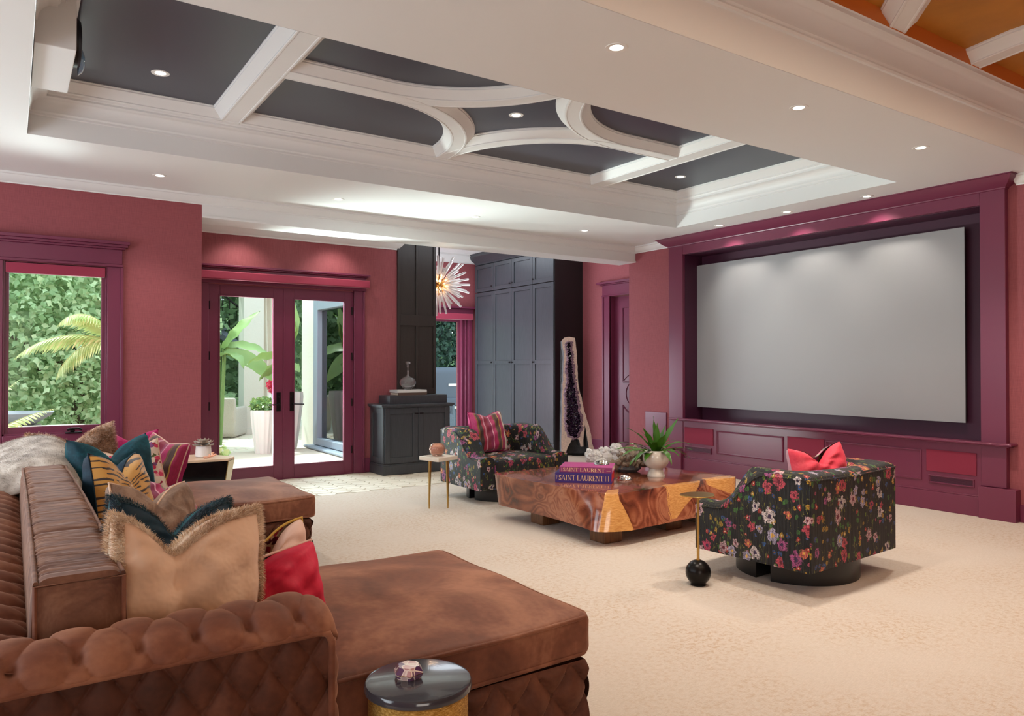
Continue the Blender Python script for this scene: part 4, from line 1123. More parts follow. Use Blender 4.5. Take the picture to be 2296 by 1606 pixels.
for li, (f_, z) in enumerate(lev):
    for a, b in zip(ts_, bs_):
        p = b.lerp(a, f_); sh = .0
        if li == 0: p = p + (cen - p).normalized() * .03
        if li == 5: p = p + (cen - p).normalized() * .012
        V.append((p.x, p.y, z))
for li in range(len(lev) - 1):
    for i in range(n): F.append((li * n + i, (li + 1) * n + i, (li + 1) * n + (i + 1) % n, li * n + (i + 1) % n))
F.append(tuple(range(n))); F.append(tuple((len(lev) - 1) * n + i for i in range(n - 1, -1, -1)))
m = MB(); m.add(V, [f[::-1] for f in F]); m.build('slab', M['slab'], ct, smooth=40)
for x, y in ((.17, .16), (.17, 1.00), (1.42, .30), (1.42, 1.30), (.95, .24)):
    B('leg', (x, x + .19, y, y + .19, 0, .14), M['legwood'], ct, .008)

# custom thick and thin serif capitals for the two book spines
def letter(ch, x, h):
    """list of polygons, returns (polys, advance)"""
    T, s_ = .15 * h, .035 * h
    def q(*p): return [(x + a * h, b * h) for a, b in p]
    tk, th_ = .15, .035
    def vb(a, w=tk): return q((a, 0), (a + w, 0), (a + w, 1), (a, 1))
    def hb(a, b, y, w=th_): return q((a, y), (b, y), (b, y + w), (a, y + w))
    def arc_(cx, cy, rx, ry, a0, a1, w0, w1, n=10):
        ps = []
        for i in range(n):
            A, Bq = R(a0 + (a1 - a0) * i / n), R(a0 + (a1 - a0) * (i + 1) / n)
            wA = w0 + (w1 - w0) * abs(math.cos(A)); wB = w0 + (w1 - w0) * abs(math.cos(Bq))
            ps.append(q((cx + rx * math.cos(A), cy + ry * math.sin(A)), (cx + rx * math.cos(Bq), cy + ry * math.sin(Bq)), (cx + (rx - wB) * math.cos(Bq), cy + (ry - wB) * math.sin(Bq)), (cx + (rx - wA) * math.cos(A), cy + (ry - wA) * math.sin(A))))
        return ps
    if ch == 'I': return [vb(.08), hb(0, .31, 0), hb(0, .31, .965)], .42 * h
    if ch == 'L': return [vb(.08), hb(0, .62, 0), hb(0, .31, .965), q((.56, 0), (.62, 0), (.62, .3))], .70 * h
    if ch == 'T': return [vb(.28), hb(.18, .53, 0), hb(0, .71, .965), q((0, 1), (0, .72), (.06, .965)), q((.71, 1), (.65, .965), (.71, .72))], .78 * h
    if ch == 'E': return [vb(.08), hb(0, .62, 0), hb(0, .60, .965), hb(.2, .45, .49), q((.56, 0), (.62, 0), (.62, .3)), q((.54, 1), (.60, .7), (.60, 1)), q((.42, .38), (.45, .38), (.45, .64))], .70 * h
    if ch == 'A': return [q((.0, 0), (.04, 0), (.38, 1), (.34, 1)), q((.30, 1), (.44, 1), (.76, 0), (.60, 0)), hb(.14, .60, .32), hb(-.08, .14, 0), hb(.50, .84, 0)], .86 * h
    if ch == 'N': return [vb(.10, th_), vb(.68, th_), q((.06, 1), (.24, 1), (.715, 0), (.62, 0)), hb(0, .24, 0), hb(.56, .84, .965), hb(-.02, .14, .965)], .90 * h
    if ch == 'U': return [q((.08, .3), (.23, .3), (.23, 1), (.08, 1)), q((.66, .3), (.70, .3), (.70, 1), (.66, 1)), hb(0, .32, .965), hb(.55, .82, .965)] + arc_(.39, .3, .31, .31, 180, 360, .04, .12), .88 * h
    if ch == 'R': return [vb(.08), hb(0, .31, 0), hb(0, .40, .965), hb(.2, .40, .50), q((.34, .50), (.48, .50), (.74, 0), (.58, 0)), hb(.56, .82, 0)] + arc_(.38, .75, .26, .25, -90, 90, .035, .13), .84 * h
    if ch == 'S': return arc_(.30, .74, .24, .26, 20, 270, .035, .12) + arc_(.30, .26, .26, .26, -160, 90, .035, .14) + [q((.50, .74), (.53, .74), (.53, 1), (.50, .9)), q((.04, .0), (.07, .12), (.07, .28), (.04, .28))], .64 * h
    return [], .34 * h
def word(text, x, z, h, y=-.0006, d=.0006, squeeze=1.0):
    m = MB(); cx = 0
    for ch in text:
        ps, adv = letter(ch, cx, h)
        for p in ps:
            n = len(p); v = [(x + a * squeeze, y - d, z + b) for a, b in p] + [(x + a * squeeze, y, z + b) for a, b in p]
            m.add(v, [tuple(range(n))] + [(i, n + i, n + (i + 1) % n, (i + 1) % n) for i in range(n)])
        cx += adv
    return m, cx * squeeze
M['bookpink'] = plain('orchid_cloth_cover', (176, 66, 130), .45, bump=(300, .1, .002)); M['bookspine'] = plain('mauve_cloth_spine', (134, 44, 96), .5)
M['bookblue'] = plain('indigo_cloth_cover', (54, 30, 106), .45); M['bookred'] = plain('scarlet_page_edges', (196, 14, 22), .6)
M['pages'] = plain('book_pages', (222, 208, 188), .8); M['gilt'] = plain('gilt_lettering', (226, 192, 140), .4, metal=.3)
def book(name, label, loc, rz, L, Dp, T, cover, spine, pages, text=None, hh=0, extras=(), group=None):
    t = thing(name, label, 'book', loc, R(rz), group)
    B('cover', [(0, L, 0, Dp, 0, .004), (0, L, 0, Dp, T - .004, T)], cover, t, .001)
    B('spine', (0, L, -.001, .006, 0, T), spine, t, .001)
    B('page_block', (.006, L - .006, .006, Dp - .006, .004, T - .004), pages, t, smooth=0)
    if text:
        m, wd = word(text, 0, 0, hh, -.001)
        sq = (L * .80) / wd; m, wd = word(text, L * .065, (T - hh) / 2, hh, -.001, .0007, sq)
        m.build('spine_lettering', M['gilt'], t, smooth=0)
    for e in extras: B('spine_ornament', e, M['gilt'], t, smooth=0)
    return t
book('coffee_table_book', 'thick indigo book with gilt spine lettering and scarlet page edges, lowest of two', (3.945, 5.205, .4205), -46, .49, .37, .088, M['bookblue'], M['bookblue'], M['bookred'], 'SAINT LAURENT', .045,
     [(.435 + i * .006, .437 + i * .006, -.0018, 0, .022, .066) for i in range(2)] + [(.462, .468, -.0018, 0, .022, .068)] + [(.012 + .004 * (i % 2), .015 + .004 * (i % 2), -.0018, 0, .030 + i * .006, .034 + i * .006) for i in range(6)])
book('coffee_table_book', 'orchid pink book with gilt spine lettering, resting on the indigo book', (3.985, 5.195, .5088), -46, .46, .33, .047, M['bookpink'], M['bookspine'], M['pages'], 'SAINT LAURENT', .031,
     [(.41, .445, -.0018, 0, .017, .019), (.018, .0195, -.0018, 0, .006, .038)])

# quartz cluster
qc = thing('quartz_cluster', 'large cluster of white and smoky quartz points behind the books', 'crystal', (4.86, 5.42, .42))
def crystal(m, base, d, L, r, seg=6):
    d = Vector(d).normalized(); a = d.cross(Vector((.3, .2, 1))).normalized(); b = d.cross(a); base = Vector(base)
    v = []; tw = random.random() * 6
    for h, k in ((0, 1), (.68, 1)):
        for i in range(seg): q = 2 * PI * i / seg + tw; v.append(base + d * L * h + (a * math.cos(q) + b * math.sin(q)) * r * k)
    v.append(base + d * L + a * r * .2)
    m.add(v, [(i, (i + 1) % seg, seg + (i + 1) % seg, seg + i) for i in range(seg)] + [(seg + i, seg + (i + 1) % seg, 2 * seg) for i in range(seg)])
def lump(pts, nC, rr, name, mat, lr=(.05, .11), cr=(.014, .03), core=None):
    m = MB()
    for c, r in pts:
        m.lathe([(0, -r * .8)] + [(r * .9 * math.sin(PI * i / 8), -r * .8 * math.cos(PI * i / 8)) for i in range(1, 8)] + [(0, r * .8)], c, 12, cap=False)
    for _ in range(nC):
        c, r = random.choice(pts); th_, ph = random.random() * 2 * PI, math.acos(random.uniform(-.35, 1))
        d = Vector((math.sin(ph) * math.cos(th_), math.sin(ph) * math.sin(th_), math.cos(ph)))
        crystal(m, Vector(c) + d * r * .55, d + Vector((random.uniform(-.4, .4),) * 3), random.uniform(*lr), random.uniform(*cr))
    return m.build(name, mat, qc, smooth=0)
ex, ey = .83, -.557   # image right on the table plane
def al(a, d_=0, z=0): return (ex * a + .557 * d_, ey * a + .83 * d_, z)
lump([(al(-.22, .05, .13), .09), (al(-.10, .05, .14), .10), (al(.02, .04, .13), .10), (al(-.16, 0, .08), .08), (al(.0, .02, .20), .05)], 210, 1, 'white_points', M['quartz'], (.035, .065), (.014, .028))
o = lump([(al(.16, 0, .12), .10), (al(.26, 0, .10), .08), (al(.10, -.04, .09), .08), (al(.0, -.02, .06), .07)], 120, 1, 'smoky_points', M['quartzs'], (.06, .11), (.018, .036)); o['label'] = 'brown smoky quartz half'
m = MB(); m.lathe([(.0, 0), (.09, .0), (.13, .03), (.12, .07), (0, .08)], al(.1, 0), 14); m.build('rock_matrix', M['greyrock'], qc)

# vase with strap leaved fern
vs = thing('potted_fern', 'cream glazed goblet planter holding a bird nest fern on the coffee table', 'plant', (4.94, 4.98, .42))
m = MB(); m.lathe([(0, 0), (.082, 0), (.084, .008), (.074, .03), (.062, .062), (.060, .072), (.085, .085), (.112, .12), (.122, .165), (.118, .205), (.106, .235), (.102, .24), (.097, .237), (.095, .20), (0, .195)], seg=40); m.build('pot', M['ceramic'], vs, smooth=60)
m = MB(); m.lathe([(0, .215), (.094, .215)], seg=20, cap=False); m.build('soil', plain('dark_soil', (38, 26, 18), .9), vs)
RT = Vector((.83, -.557, 0)); FW = Vector((.557, .83, 0))
def strap(parent, base, d, L, W, arch, mat, twist=0, name='leaf', wave=.0, tip=1.0):
    d = Vector(d).normalized(); side = d.cross(Vector((0, 0, 1)))
    if side.length < .05: side = RT.copy()
    side.normalize(); side = Matrix.Rotation(twist, 3, d) @ side
    n = 12; V = []; F = []; p = Vector(base); dirv = d.copy()
    for i in range(n + 1):
        f_ = i / n; wd = W * (math.sin(PI * min(1, f_ * .9 + .08)) ** .7) * (1 if f_ < .6 else 1 - ((f_ - .6) / .4) ** 2 * tip)
        up = side.cross(dirv).normalized(); wv = wave * math.sin(i * 1.9)
        V += [p - side * wd + up * (.2 * wd + wv), p, p + side * wd + up * (.2 * wd - wv)]
        dirv = (dirv + Vector((0, 0, -arch / n * (1 + f_ * 1.5)))).normalized(); p = p + dirv * L / n
    for i in range(n):
        for j in range(2): a = i * 3 + j; F.append((a, a + 1, a + 4, a + 3))
    m = MB(); m.add(V, F); o = m.build(name, mat, parent, smooth=80); return o
def rdir(a, elev, dep=0):  # direction by image angle: a right component, elev up, dep away
    return RT * a + Vector((0, 0, elev)) + FW * dep
b0 = Vector((0, 0, .20))
leaves = [(-.04, 1, .1, .35, .032, .1), (.02, 1, -.1, .30, .030, .05), (-.55, .9, .05, .36, .032, .5), (-.35, .95, -.2, .30, .034, .35), (.48, .9, .05, .40, .036, .15), (.30, .95, .25, .30, .034, .25),
          (-.9, .55, -.1, .36, .030, .9), (-1, .5, .15, .42, .012, .55), (-1, .75, .3, .44, .008, .62), (-.95, .35, -.35, .33, .030, 1.1), (-.7, .6, -.5, .30, .034, 1.2), (.9, .5, -.05, .34, .022, .5), (1, .55, .2, .36, .020, .9),
          (.7, .7, -.4, .24, .034, 1.1), (.35, .7, -.7, .28, .030, 1.6), (.95, .7, .1, .32, .020, 1.1), (-.2, .85, -.5, .26, .036, .8), (.1, .9, .4, .30, .034, .5), (-.75, .8, .4, .32, .030, .8), (.6, .75, .4, .30, .030, .6), (-.3, 1, .5, .28, .030, .5), (.2, .95, -.3, .22, .034, .4), (-.5, .5, -.6, .22, .034, 1.2), (.15, .8, -.55, .22, .032, .9), (.75, .75, .1, .36, .024, .75)]
for a, e, dp, L, W, ar in leaves: strap(vs, b0 + RT * a * .02 + FW * dp * .02, rdir(a, e, dp), L, W, ar, M['leaf'], random.uniform(-.5, .5), wave=.003)

# two small silver trinkets shaped like ridged shells
def trinket(label, loc, rz):
    t = thing('silver_trinket', label, 'trinket', loc, R(rz), 'small silver trinkets on the coffee table')
    m = MB(); m.grid(22, 22, lambda u, v: ((u - .5) * .13, (v - .5) * .085 * (1 - .5 * (2 * u - 1) ** 2), .035 * max(0, (1 - (2 * u - 1) ** 2) * (1 - (2 * v - 1) ** 2)) ** .5 * (1 + .22 * math.sin(v * 26 + u * 3)))); m.build('upper_shell', M['chrome'], t, smooth=60)
    m = MB(); m.lathe([(0, 0), (.045, 0), (.058, .006), (.052, .009), (0, .008)], seg=24)
    m.v = [(x * 1.25, y * .8, z) for x, y, z in m.v]; m.build('lower_shell', M['chrome'], t, smooth=60)
trinket('small silver trinket lying on top of the orchid pink book', (4.38, 5.09, .5565), -30)
trinket('small silver trinket lying directly on the wood right of the books', (4.55, 4.98, .4205), -40)

# travertine side table with a rose glass votive
st_ = thing('side_table', 'small square travertine side table on slim tapered brass legs', 'table', (3.625, 6.747, 0), R(-28.2))
h_ = .139
V, F = None, None
B('table_top', (-h_, h_, -h_, h_, .478, .518), M['marble'], st_, .004).rotation_euler = (0, 0, R(45))
for a in (0, 90, 180, 270):
    an = R(a + 45); px, py = .133 * math.cos(an), .133 * math.sin(an)
    m = MB(); m.tube([(px * .92, py * .92, .478), (px * 1.0, py * 1.0, .05), (px, py, 0)], [.017, .010, .007], 6); m.build('leg', M['brass'], st_)
vt = thing('glass_votive', 'round rose tinted glass votive on the travertine side table', 'votive', (3.615, 6.76, .519))
M['rose'] = mat_crystal('rose_glass', (236, 196, 176), .03, .75)
m = MB(); m.lathe([(0, 0), (.045, 0), (.05, .006), (.075, .035), (.084, .07), (.072, .108), (.058, .122), (.053, .12), (.064, .10), (.072, .07), (.062, .035), (0, .02)], seg=32); m.build('bowl', M['rose'], vt, smooth=60)
m = MB(); m.lathe([(0, .024), (.055, .028), (.062, .06), (.056, .095), (0, .098)], seg=24); m.build('wax', plain('peach_wax', (232, 180, 150), .4), vt, smooth=60)

# drink table with a ball base
dt = thing('drink_table', 'slender brass drink table on a black ball base by the near armchair', 'table', (3.755, 3.40, 0))
m = MB(); m.lathe([(.0, .0), (.05, .0)] + [(.082 * math.sin(PI * i / 20), .082 - .082 * math.cos(PI * i / 20)) for i in range(4, 20)] + [(.0, .164)], seg=36); m.build('ball_base', M['blackmetal'], dt, smooth=60)
m = MB(); m.tube([(0, 0, .16), (0, 0, .585)], .009, 10); m.lathe([(.0, .16), (.014, .16), (.014, .168), (0, .172)], seg=14); m.build('stem', M['brass'], dt)
m = MB(); pl = [((.112 + .012 * math.sin(3 * a + 1)) * math.cos(a), (.112 + .010 * math.cos(2 * a)) * math.sin(a)) for a in [2 * PI * i / 28 for i in range(28)]]
m.prism(pl, .585, .592); m.build('tray_top', M['brass'], dt, bevel=.002)

# drum table in the foreground with a hexagonal box
dr = thing('drum_table', 'round etched gold drum table with a dark stone top beside the sofa arm', 'table', (.979, 1.943, 0))
m = MB(); m.lathe([(0, 0), (.140, 0), (.143, .01), (.143, .505), (.140, .51), (0, .51)], seg=64); m.build('drum', M['goldleaf'], dr)
m = MB(); m.lathe([(.150, .512), (.154, .516), (.154, .530), (.150, .536), (.142, .5375), (0, .5375)], seg=64); m.build('stone_top', M['slate'], dr)
bx_ = thing('trinket_box', 'faceted hexagonal amethyst and cream trinket box on the stone drum top', 'box', (.962, 1.972, .5378), R(10))
hx = [(.046 * math.cos(R(60 * i)), .046 * math.sin(R(60 * i))) for i in range(6)]
m = MB(); m.prism([(x * .82, y * .82) for x, y in hx], 0, .014, top=hx); m.build('box_base', M['agate'], bx_, smooth=0)
m = MB(); m.prism([(x * 1.0, y * 1.0) for x, y in hx], .016, .034, top=[(x * .72, y * .72) for x, y in hx]); m.build('box_lid', M['agate'], bx_, smooth=0)
m = MB(); m.prism([(x * .96, y * .96) for x, y in hx], .014, .016); m.build('seam', M['brass'], bx_, smooth=0)

# angular end table near the window with a succulent
et = thing('end_table', 'angular cream topped end table with black tapering sides and gold edges', 'table', (0, 0, 0))
tp = [(1.266, 7.404), (1.71, 7.363), (1.795, 7.494), (1.614, 7.856), (1.383, 7.90), (1.20, 7.62)]
cx, cy = 1.50, 7.60
def scp(k): return [(cx + (x - cx) * k, cy + (y - cy) * k) for x, y in tp]
m = MB(); m.prism(scp(.72), .02, .535, top=scp(.985)); m.build('faceted_body', plain('black_glass_panel', (16, 13, 15), .12, coat=.5, var=(2.5, .9)), et, smooth=0)
m = MB(); m.prism(scp(1.0), .537, .56); m.build('table_top', plain('pale_maple_top', (226, 196, 166), .3), et, bevel=.002)
eb = scp(.72)
for i in range(6):
    a, b = scp(.72)[i], scp(.99)[i]; m = MB(); m.tube([(a[0], a[1], .02), (b[0], b[1], .54)], .0035, 6); m.build('gold_edge', M['brass'], et)
m = MB(); a, b, c_, d_ = scp(.724)[1], scp(.724)[2], scp(.992)[2], scp(.992)[1]
m.add([(a[0] + .003, a[1] - .002, .02), (b[0] + .003, b[1] - .002, .02), (c_[0] + .003, c_[1] - .002, .535), (d_[0] + .003, d_[1] - .002, .535)], [(0, 1, 2, 3)]); m.build('pale_end_panel', plain('cream_shagreen', (232, 222, 184), .3), et, smooth=0)
sp_ = thing('potted_succulent', 'grey green succulent rosette in a small white pot on the end table', 'plant', (1.545, 7.66, .561))
m = MB(); m.lathe([(0, 0), (.070, 0), (.075, .004), (.068, .10), (.066, .103), (.06, .10), (0, .092)], seg=32); m.build('pot', plain('matt_white_pot', (236, 230, 226), .5), sp_, smooth=50)
ms = mat_leaf('succulent_leaf', (96, 108, 92), (176, 160, 146), .6)
for rg, (nn, L, el) in enumerate(((5, .045, 1.6), (8, .075, .8), (10, .10, .38), (9, .105, .1))):
    for i in range(nn):
        a = 2 * PI * (i + rg * .4) / nn; d = Vector((math.cos(a), math.sin(a), el)).normalized(); sd = d.cross(Vector((0, 0, 1))).normalized(); up = sd.cross(d)
        b_ = Vector((0, 0, .105 + .008 * (3 - rg))); V = []
        for f_, w_ in ((0, .008), (.35, .020), (.7, .024), (.9, .012)): V += [b_ + d * L * f_ - sd * w_, b_ + d * L * f_ + up * -.006, b_ + d * L * f_ + sd * w_, b_ + d * L * f_ + up * .004]
        V.append(b_ + d * L + up * .01); F = [(k * 4 + j, k * 4 + (j + 1) % 4, k * 4 + 4 + (j + 1) % 4, k * 4 + 4 + j) for k in range(3) for j in range(4)] + [(12 + j, 12 + (j + 1) % 4, 16) for j in range(4)]
        m = MB(); m.add(V, F); m.build('leaf', ms, sp_, smooth=60)
co = thing('coral_ornament', 'little peach coral ornament lying in front of the succulent pot', 'ornament', (1.565, 7.50, .5605))
m = MB()
for q in ([(-.05, 0, .008), (0, .01, .012), (.04, 0, .02), (.06, -.01, .035)], [(0, .01, .012), (.01, .03, .03)], [(-.02, 0, .01), (-.03, -.03, .012)], [(.03, 0, .02), (.03, .03, .04), (.05, .035, .045)]): m.tube(q, [.009] * len(q), 8)
m.build('branches', plain('peach_coral', (236, 178, 150), .5), co, smooth=60)
# corner of a small table at the very left edge
lt = thing('lamp_table', 'corner of a pale wooden table at the far left edge beneath the window', 'table', (-.30, 7.3, 0))
B('table_top', (-.3, .345, -.3, .3, .62, .65), plain('pale_oak_top', (206, 170, 132), .4), lt, .004)
for x in (-.27, .30):
    for y in (-.27, .24): B('leg', (x, x + .03, y, y + .03, 0, .62), M['legwood'], lt, .003)

# ================================================================ AMETHYST
am = thing('amethyst_geode', 'tall amethyst geode slab with pale rind standing beside the charcoal cupboards', 'geode', (7.50, 9.35, 0), R(-33.86))
mm_ = .00685
def g(px, py): return ((px - 1300) * mm_, (1022 - py) * mm_)
outl = [g(*p) for p in ((1266, 1022), (1267, 978), (1267, 932), (1269, 890), (1270, 856), (1271, 815), (1274, 788), (1270, 769), (1268, 752), (1274, 747), (1285, 744.5), (1299, 747), (1302, 778), (1305, 822), (1306, 858), (1311, 877), (1318, 906), (1324, 930), (1334, 965), (1341, 1003), (1342, 1022), (1334, 1022), (1330, 1000), (1325, 975), (1322, 950), (1319, 975), (1318, 1000), (1312, 1001), (1308, 985), (1300, 982), (1292, 984), (1286, 995), (1278, 1012), (1274, 1022))]
cav = [g(*p) for p in ((1280, 978), (1275, 950), (1275, 910), (1275, 880), (1278, 845), (1280, 800), (1276, 770), (1279, 756), (1292, 756), (1293, 780), (1295, 806), (1298, 840), (1303, 870), (1309, 900), (1314, 935), (1316, 958), (1308, 978), (1295, 982))]
def zig(p, k, amp):
    out = []
    for i in range(len(p)):
        a, b = Vector(p[i]), Vector(p[(i + 1) % len(p)]); n = max(1, int((b - a).length / k)); nn = Vector((-(b - a).y, (b - a).x)).normalized()
        for j in range(n): out.append(tuple(a.lerp(b, j / n) + nn * random.uniform(-amp, amp)))
    return out
o_ = zig(outl, .06, .006)
c_ = zig(cav, .045, .014)
# front slab with cavity, via triangulation
bm = bmesh.new()
def loop_(p, y): 
    vs = [bm.verts.new((a, y, b)) for a, b in p]
    return [bm.edges.new((vs[i], vs[(i + 1) % len(vs)])) for i in range(len(vs))], vs
e1, v1 = loop_(o_, 0); e2, v2 = loop_(c_, 0)
bmesh.ops.triangle_fill(bm, edges=e1 + e2, use_beauty=True)
me = bpy.data.meshes.new('rind'); bm.normal_update(); bm.to_mesh(me); bm.free(); me.materials.append(M['rind'])
ro_ = bpy.data.objects.new('rind', me); COL.objects.link(ro_); ro_.parent = am
m = MB(); n = len(o_)
m.add([(a, 0, b) for a, b in o_] + [(a * .9 - .03, .20, b * .99) for a, b in o_], [(i, (i + 1) % n, n + (i + 1) % n, n + i) for i in range(n)])
m.add([(a * .9 - .03, .20, b * .99) for a, b in [g(*p) for p in ((1264, 1022), (1268, 752), (1300, 747), (1342, 1022))]], [(0, 1, 2, 3)])
m.build('rock_skin', M['greyrock'], am, smooth=30)
# inner lilac ring and dark crystals
m = MB(); n = len(c_); cc = Vector((sum(p[0] for p in c_) / n, 0))
inner = [((a - .0) * .80 + .2 * (-.04 + (b < 1.0) * .02), b * .97 + .03) for a, b in c_]
m.add([(a, 0, b) for a, b in c_] + [(a, .09, b) for a, b in inner], [(i, (i + 1) % n, n + (i + 1) % n, n + i) for i in range(n)]); m.add([(a, .09, b) for a, b in inner], [tuple(range(n))]); m.build('cavity_wall', M['amethyst'], am, smooth=0)
def inside(p, poly):
    x, y = p; r = False; j = len(poly) - 1
    for i in range(len(poly)):
        if (poly[i][1] > y) != (poly[j][1] > y) and x < (poly[j][0] - poly[i][0]) * (y - poly[i][1]) / (poly[j][1] - poly[i][1]) + poly[i][0]: r = not r
        j = i
    return r
m = MB(); m2 = MB(); cnt = 0
while cnt < 1500:
    x, z = random.uniform(-.2, .12), random.uniform(.28, 1.85)
    if inside((x, z), c_):
        crystal(m, (x, .07, z), (random.uniform(-.7, .7), -1, random.uniform(-.5, .7)), random.uniform(.02, .06), random.uniform(.006, .014)); cnt += 1
for i in range(len(c_)):
    a, b = Vector(c_[i]), Vector(c_[(i + 1) % len(c_)])
    for k in range(14):
        p = a.lerp(b, k / 14); ctr = Vector((-.06 + .03 * (1 - p.y), p.y)); d2 = (p - ctr).normalized() if (p - ctr).length > .01 else Vector((0, 1))
        oo = random.uniform(-.012, .020); crystal(m2, (p.x + d2.x * oo, .012 - max(0, oo) * .25, p.y + d2.y * oo), (-d2.x * .8 + random.uniform(-.2, .2), -.7, -d2.y * .4 + random.uniform(-.2, .3)), random.uniform(.02, .05), random.uniform(.005, .010))
o = m.build('amethyst_points', M['amethyst'], am, smooth=0); o['kind'] = 'stuff'
o = m2.build('lilac_points', M['amethystl'], am, smooth=0); o['kind'] = 'stuff'
B('steel_foot', (-.18, .20, .02, .20, 0, .012), M['blackmetal'], am)

# ================================================================ TALL CUPBOARDS IN THE HALL
tcab = thing('tall_cupboard', 'bank of floor to ceiling charcoal shaker cupboards at the end of the hall', 'cupboard', (7.6, 10.04, 0))
CL = 2.56
B('carcass', (.02, .60, 0, CL, 0, 3.46), M['cabdark'], tcab, smooth=0)
B('end_panel', [(.0, .60, -.012, .0, 0, 3.46)], plain('near_black_end_panel', (24, 19, 20), .5), tcab, smooth=0)
m = MB(); v = []
cp = [(0, 3.40), (.012, 3.41), (.014, 3.44), (.03, 3.46), (.06, 3.49), (.09, 3.54), (.11, 3.56), (.115, 3.60), (.125, 3.605), (.125, 3.62)]
for px, py, nx, ny in ((.6, 0, 0, -1), (0, 0, -1, -1), (0, CL, -1, 1), (.6, CL, 0, 1)):
    for d, z in cp: v.append((px + nx * d, py + ny * d, z))
q = len(cp); m.add(v, [(i * q + j, (i + 1) * q + j, (i + 1) * q + j + 1, i * q + j + 1) for i in range(3) for j in range(q - 1)])
m.build('cornice', M['cab'], tcab); B('cornice_infill', (-.01, .6, 0, CL, 3.45, 3.615), M['cab'], tcab, smooth=0)
def shaker_x(y0, y1, z0, z1, rails, name, knob=None):
    """door facing -x at x = 0; rails: z of the middle rails"""
    m = MB(); w_ = .07
    m.box(-.006, .02, y0 + w_, y1 - w_, z0 + w_, z1 - w_)
    for a, b, c, d in [(y0, y0 + w_, z0, z1), (y1 - w_, y1, z0, z1), (y0 + w_, y1 - w_, z0, z0 + w_), (y0 + w_, y1 - w_, z1 - w_, z1)] + [(y0 + w_, y1 - w_, r - w_ / 2, r + w_ / 2) for r in rails]: m.box(-.022, .02, a, b, c, d)
    o = m.build(name, M['cab'], tcab, bevel=.002)
    if knob:
        ky, kz = knob; k = MB(); k.lathe([(.006, 0), (.006, .015), (.016, .02), (.017, .03), (.010, .036), (0, .037)], seg=12)
        k.v = [(-.022 - z, ky + x, kz + y) for x, y, z in k.v]; k.build('knob', M['darkmetal'], o)
ys = [0, .612, 1.272, 1.894, CL]
for i in range(4):
    a, b = ys[i] + .004, ys[i + 1] - .004
    # bays counted from the camera end: knobs as in the photo
    kside = {0: b - .035, 1: b - .035, 2: a + .035, 3: a + .035}[i]
    shaker_x(a, b, 2.87, 3.39, [], 'upper_door', (kside, 2.95))
    shaker_x(a, b, .12, 2.855, [1.50], 'lower_door', (kside, 1.50))
B('toe_kick', (-.02, .02, 0, CL, 0, .115), M['cab'], tcab, .002)

# ================================================================ CREDENZA
cr_ = thing('credenza', 'low charcoal two door credenza standing against the dark panelled pier', 'cabinet', (4.03, 9.03, 0))
B('carcass', (.025, 1.0, .02, .44, .0, .885), M['cab'], cr_, smooth=0)
B('skirting', [(.0, 1.02, .0, .44, 0, .12), (.008, 1.012, .008, .44, .12, .14)], M['cab'], cr_, .004)
B('worktop', [(-.03, 1.055, -.03, .44, .895, .925), (-.012, 1.035, -.012, .44, .88, .897)], M['cab'], cr_, .005)
for i, (a, b) in enumerate(((.03, .51), (.515, .995))):
    m = MB(); w_ = .075; z0, z1 = .15, .875
    m.box(a + w_, b - w_, .012, .03, z0 + w_, z1 - w_)
    for q in [(a, a + w_, z0, z1), (b - w_, b, z0, z1), (a + w_, b - w_, z0, z0 + w_), (a + w_, b - w_, z1 - w_, z1)]: m.box(q[0], q[1], -.002, .03, q[2], q[3])
    for r_ in (.0, .018): pass
    o = m.build('door', M['cab'], cr_, bevel=.003)
    kx = .475 if i == 0 else .55
    k = MB(); k.tube([(kx, -.002, .80), (kx, -.02, .80)], .006, 8); k.box(kx - .028, kx + .028, -.028, -.018, .793, .807); k.build('pull', M['darkmetal'], o, bevel=.002)
m = MB(); m.box(.018, .026, .08, .40, .2, .8); 
fr_ = MB()
for q in [(.02, .09, .15, .88), (.37, .44, .15, .88), (.09, .37, .15, .22), (.09, .37, .81, .88)]: fr_.box(.012, .026, q[0], q[1], q[2], q[3])
fr_.build('side_frame', M['cab'], cr_, bevel=.002)
rb = thing('riser_box', 'flat charcoal display riser standing on the credenza top', 'riser', (4.16, 9.10, .9255))
B('riser', (0, .86, 0, .355, 0, .112), M['cab'], rb, .003)
M['bk1'] = plain('pale_grey_cover', (212, 210, 208), .6); M['bk2'] = plain('umber_cover', (92, 72, 62), .6)
book('art_book', 'umber spined art book with white page edges, under the pale one', (4.30, 9.14, 1.038), 0, .43, .27, .036, M['bk2'], M['bk2'], M['pages'])
book('art_book', 'pale grey art book directly beneath the glass decanter', (4.29, 9.145, 1.0745), 0, .44, .27, .036, M['bk1'], M['bk1'], M['bk1'])
dc = thing('glass_decanter', 'round clear glass decanter with a tall stopper on the books', 'decanter', (4.50, 9.26, 1.111))
m = MB(); m.lathe([(0, .0), (.045, .0), (.05, .01), (.095, .05), (.115, .095), (.10, .14), (.055, .172), (.022, .185), (.014, .21), (.012, .26), (.016, .262), (.008, .262), (.009, .21), (.016, .18), (.05, .165), (.092, .137), (.107, .095), (.088, .055), (.04, .018), (0, .016)], seg=40); m.build('bowl', M['clear'], dc, smooth=60)
m = MB(); m.lathe([(0, .245), (.007, .245), (.007, .30), (.018, .315), (.016, .33), (.010, .338), (.03, .352), (.034, .368), (.022, .384), (0, .388)], seg=24); m.build('stopper', M['clear'], dc, smooth=60)

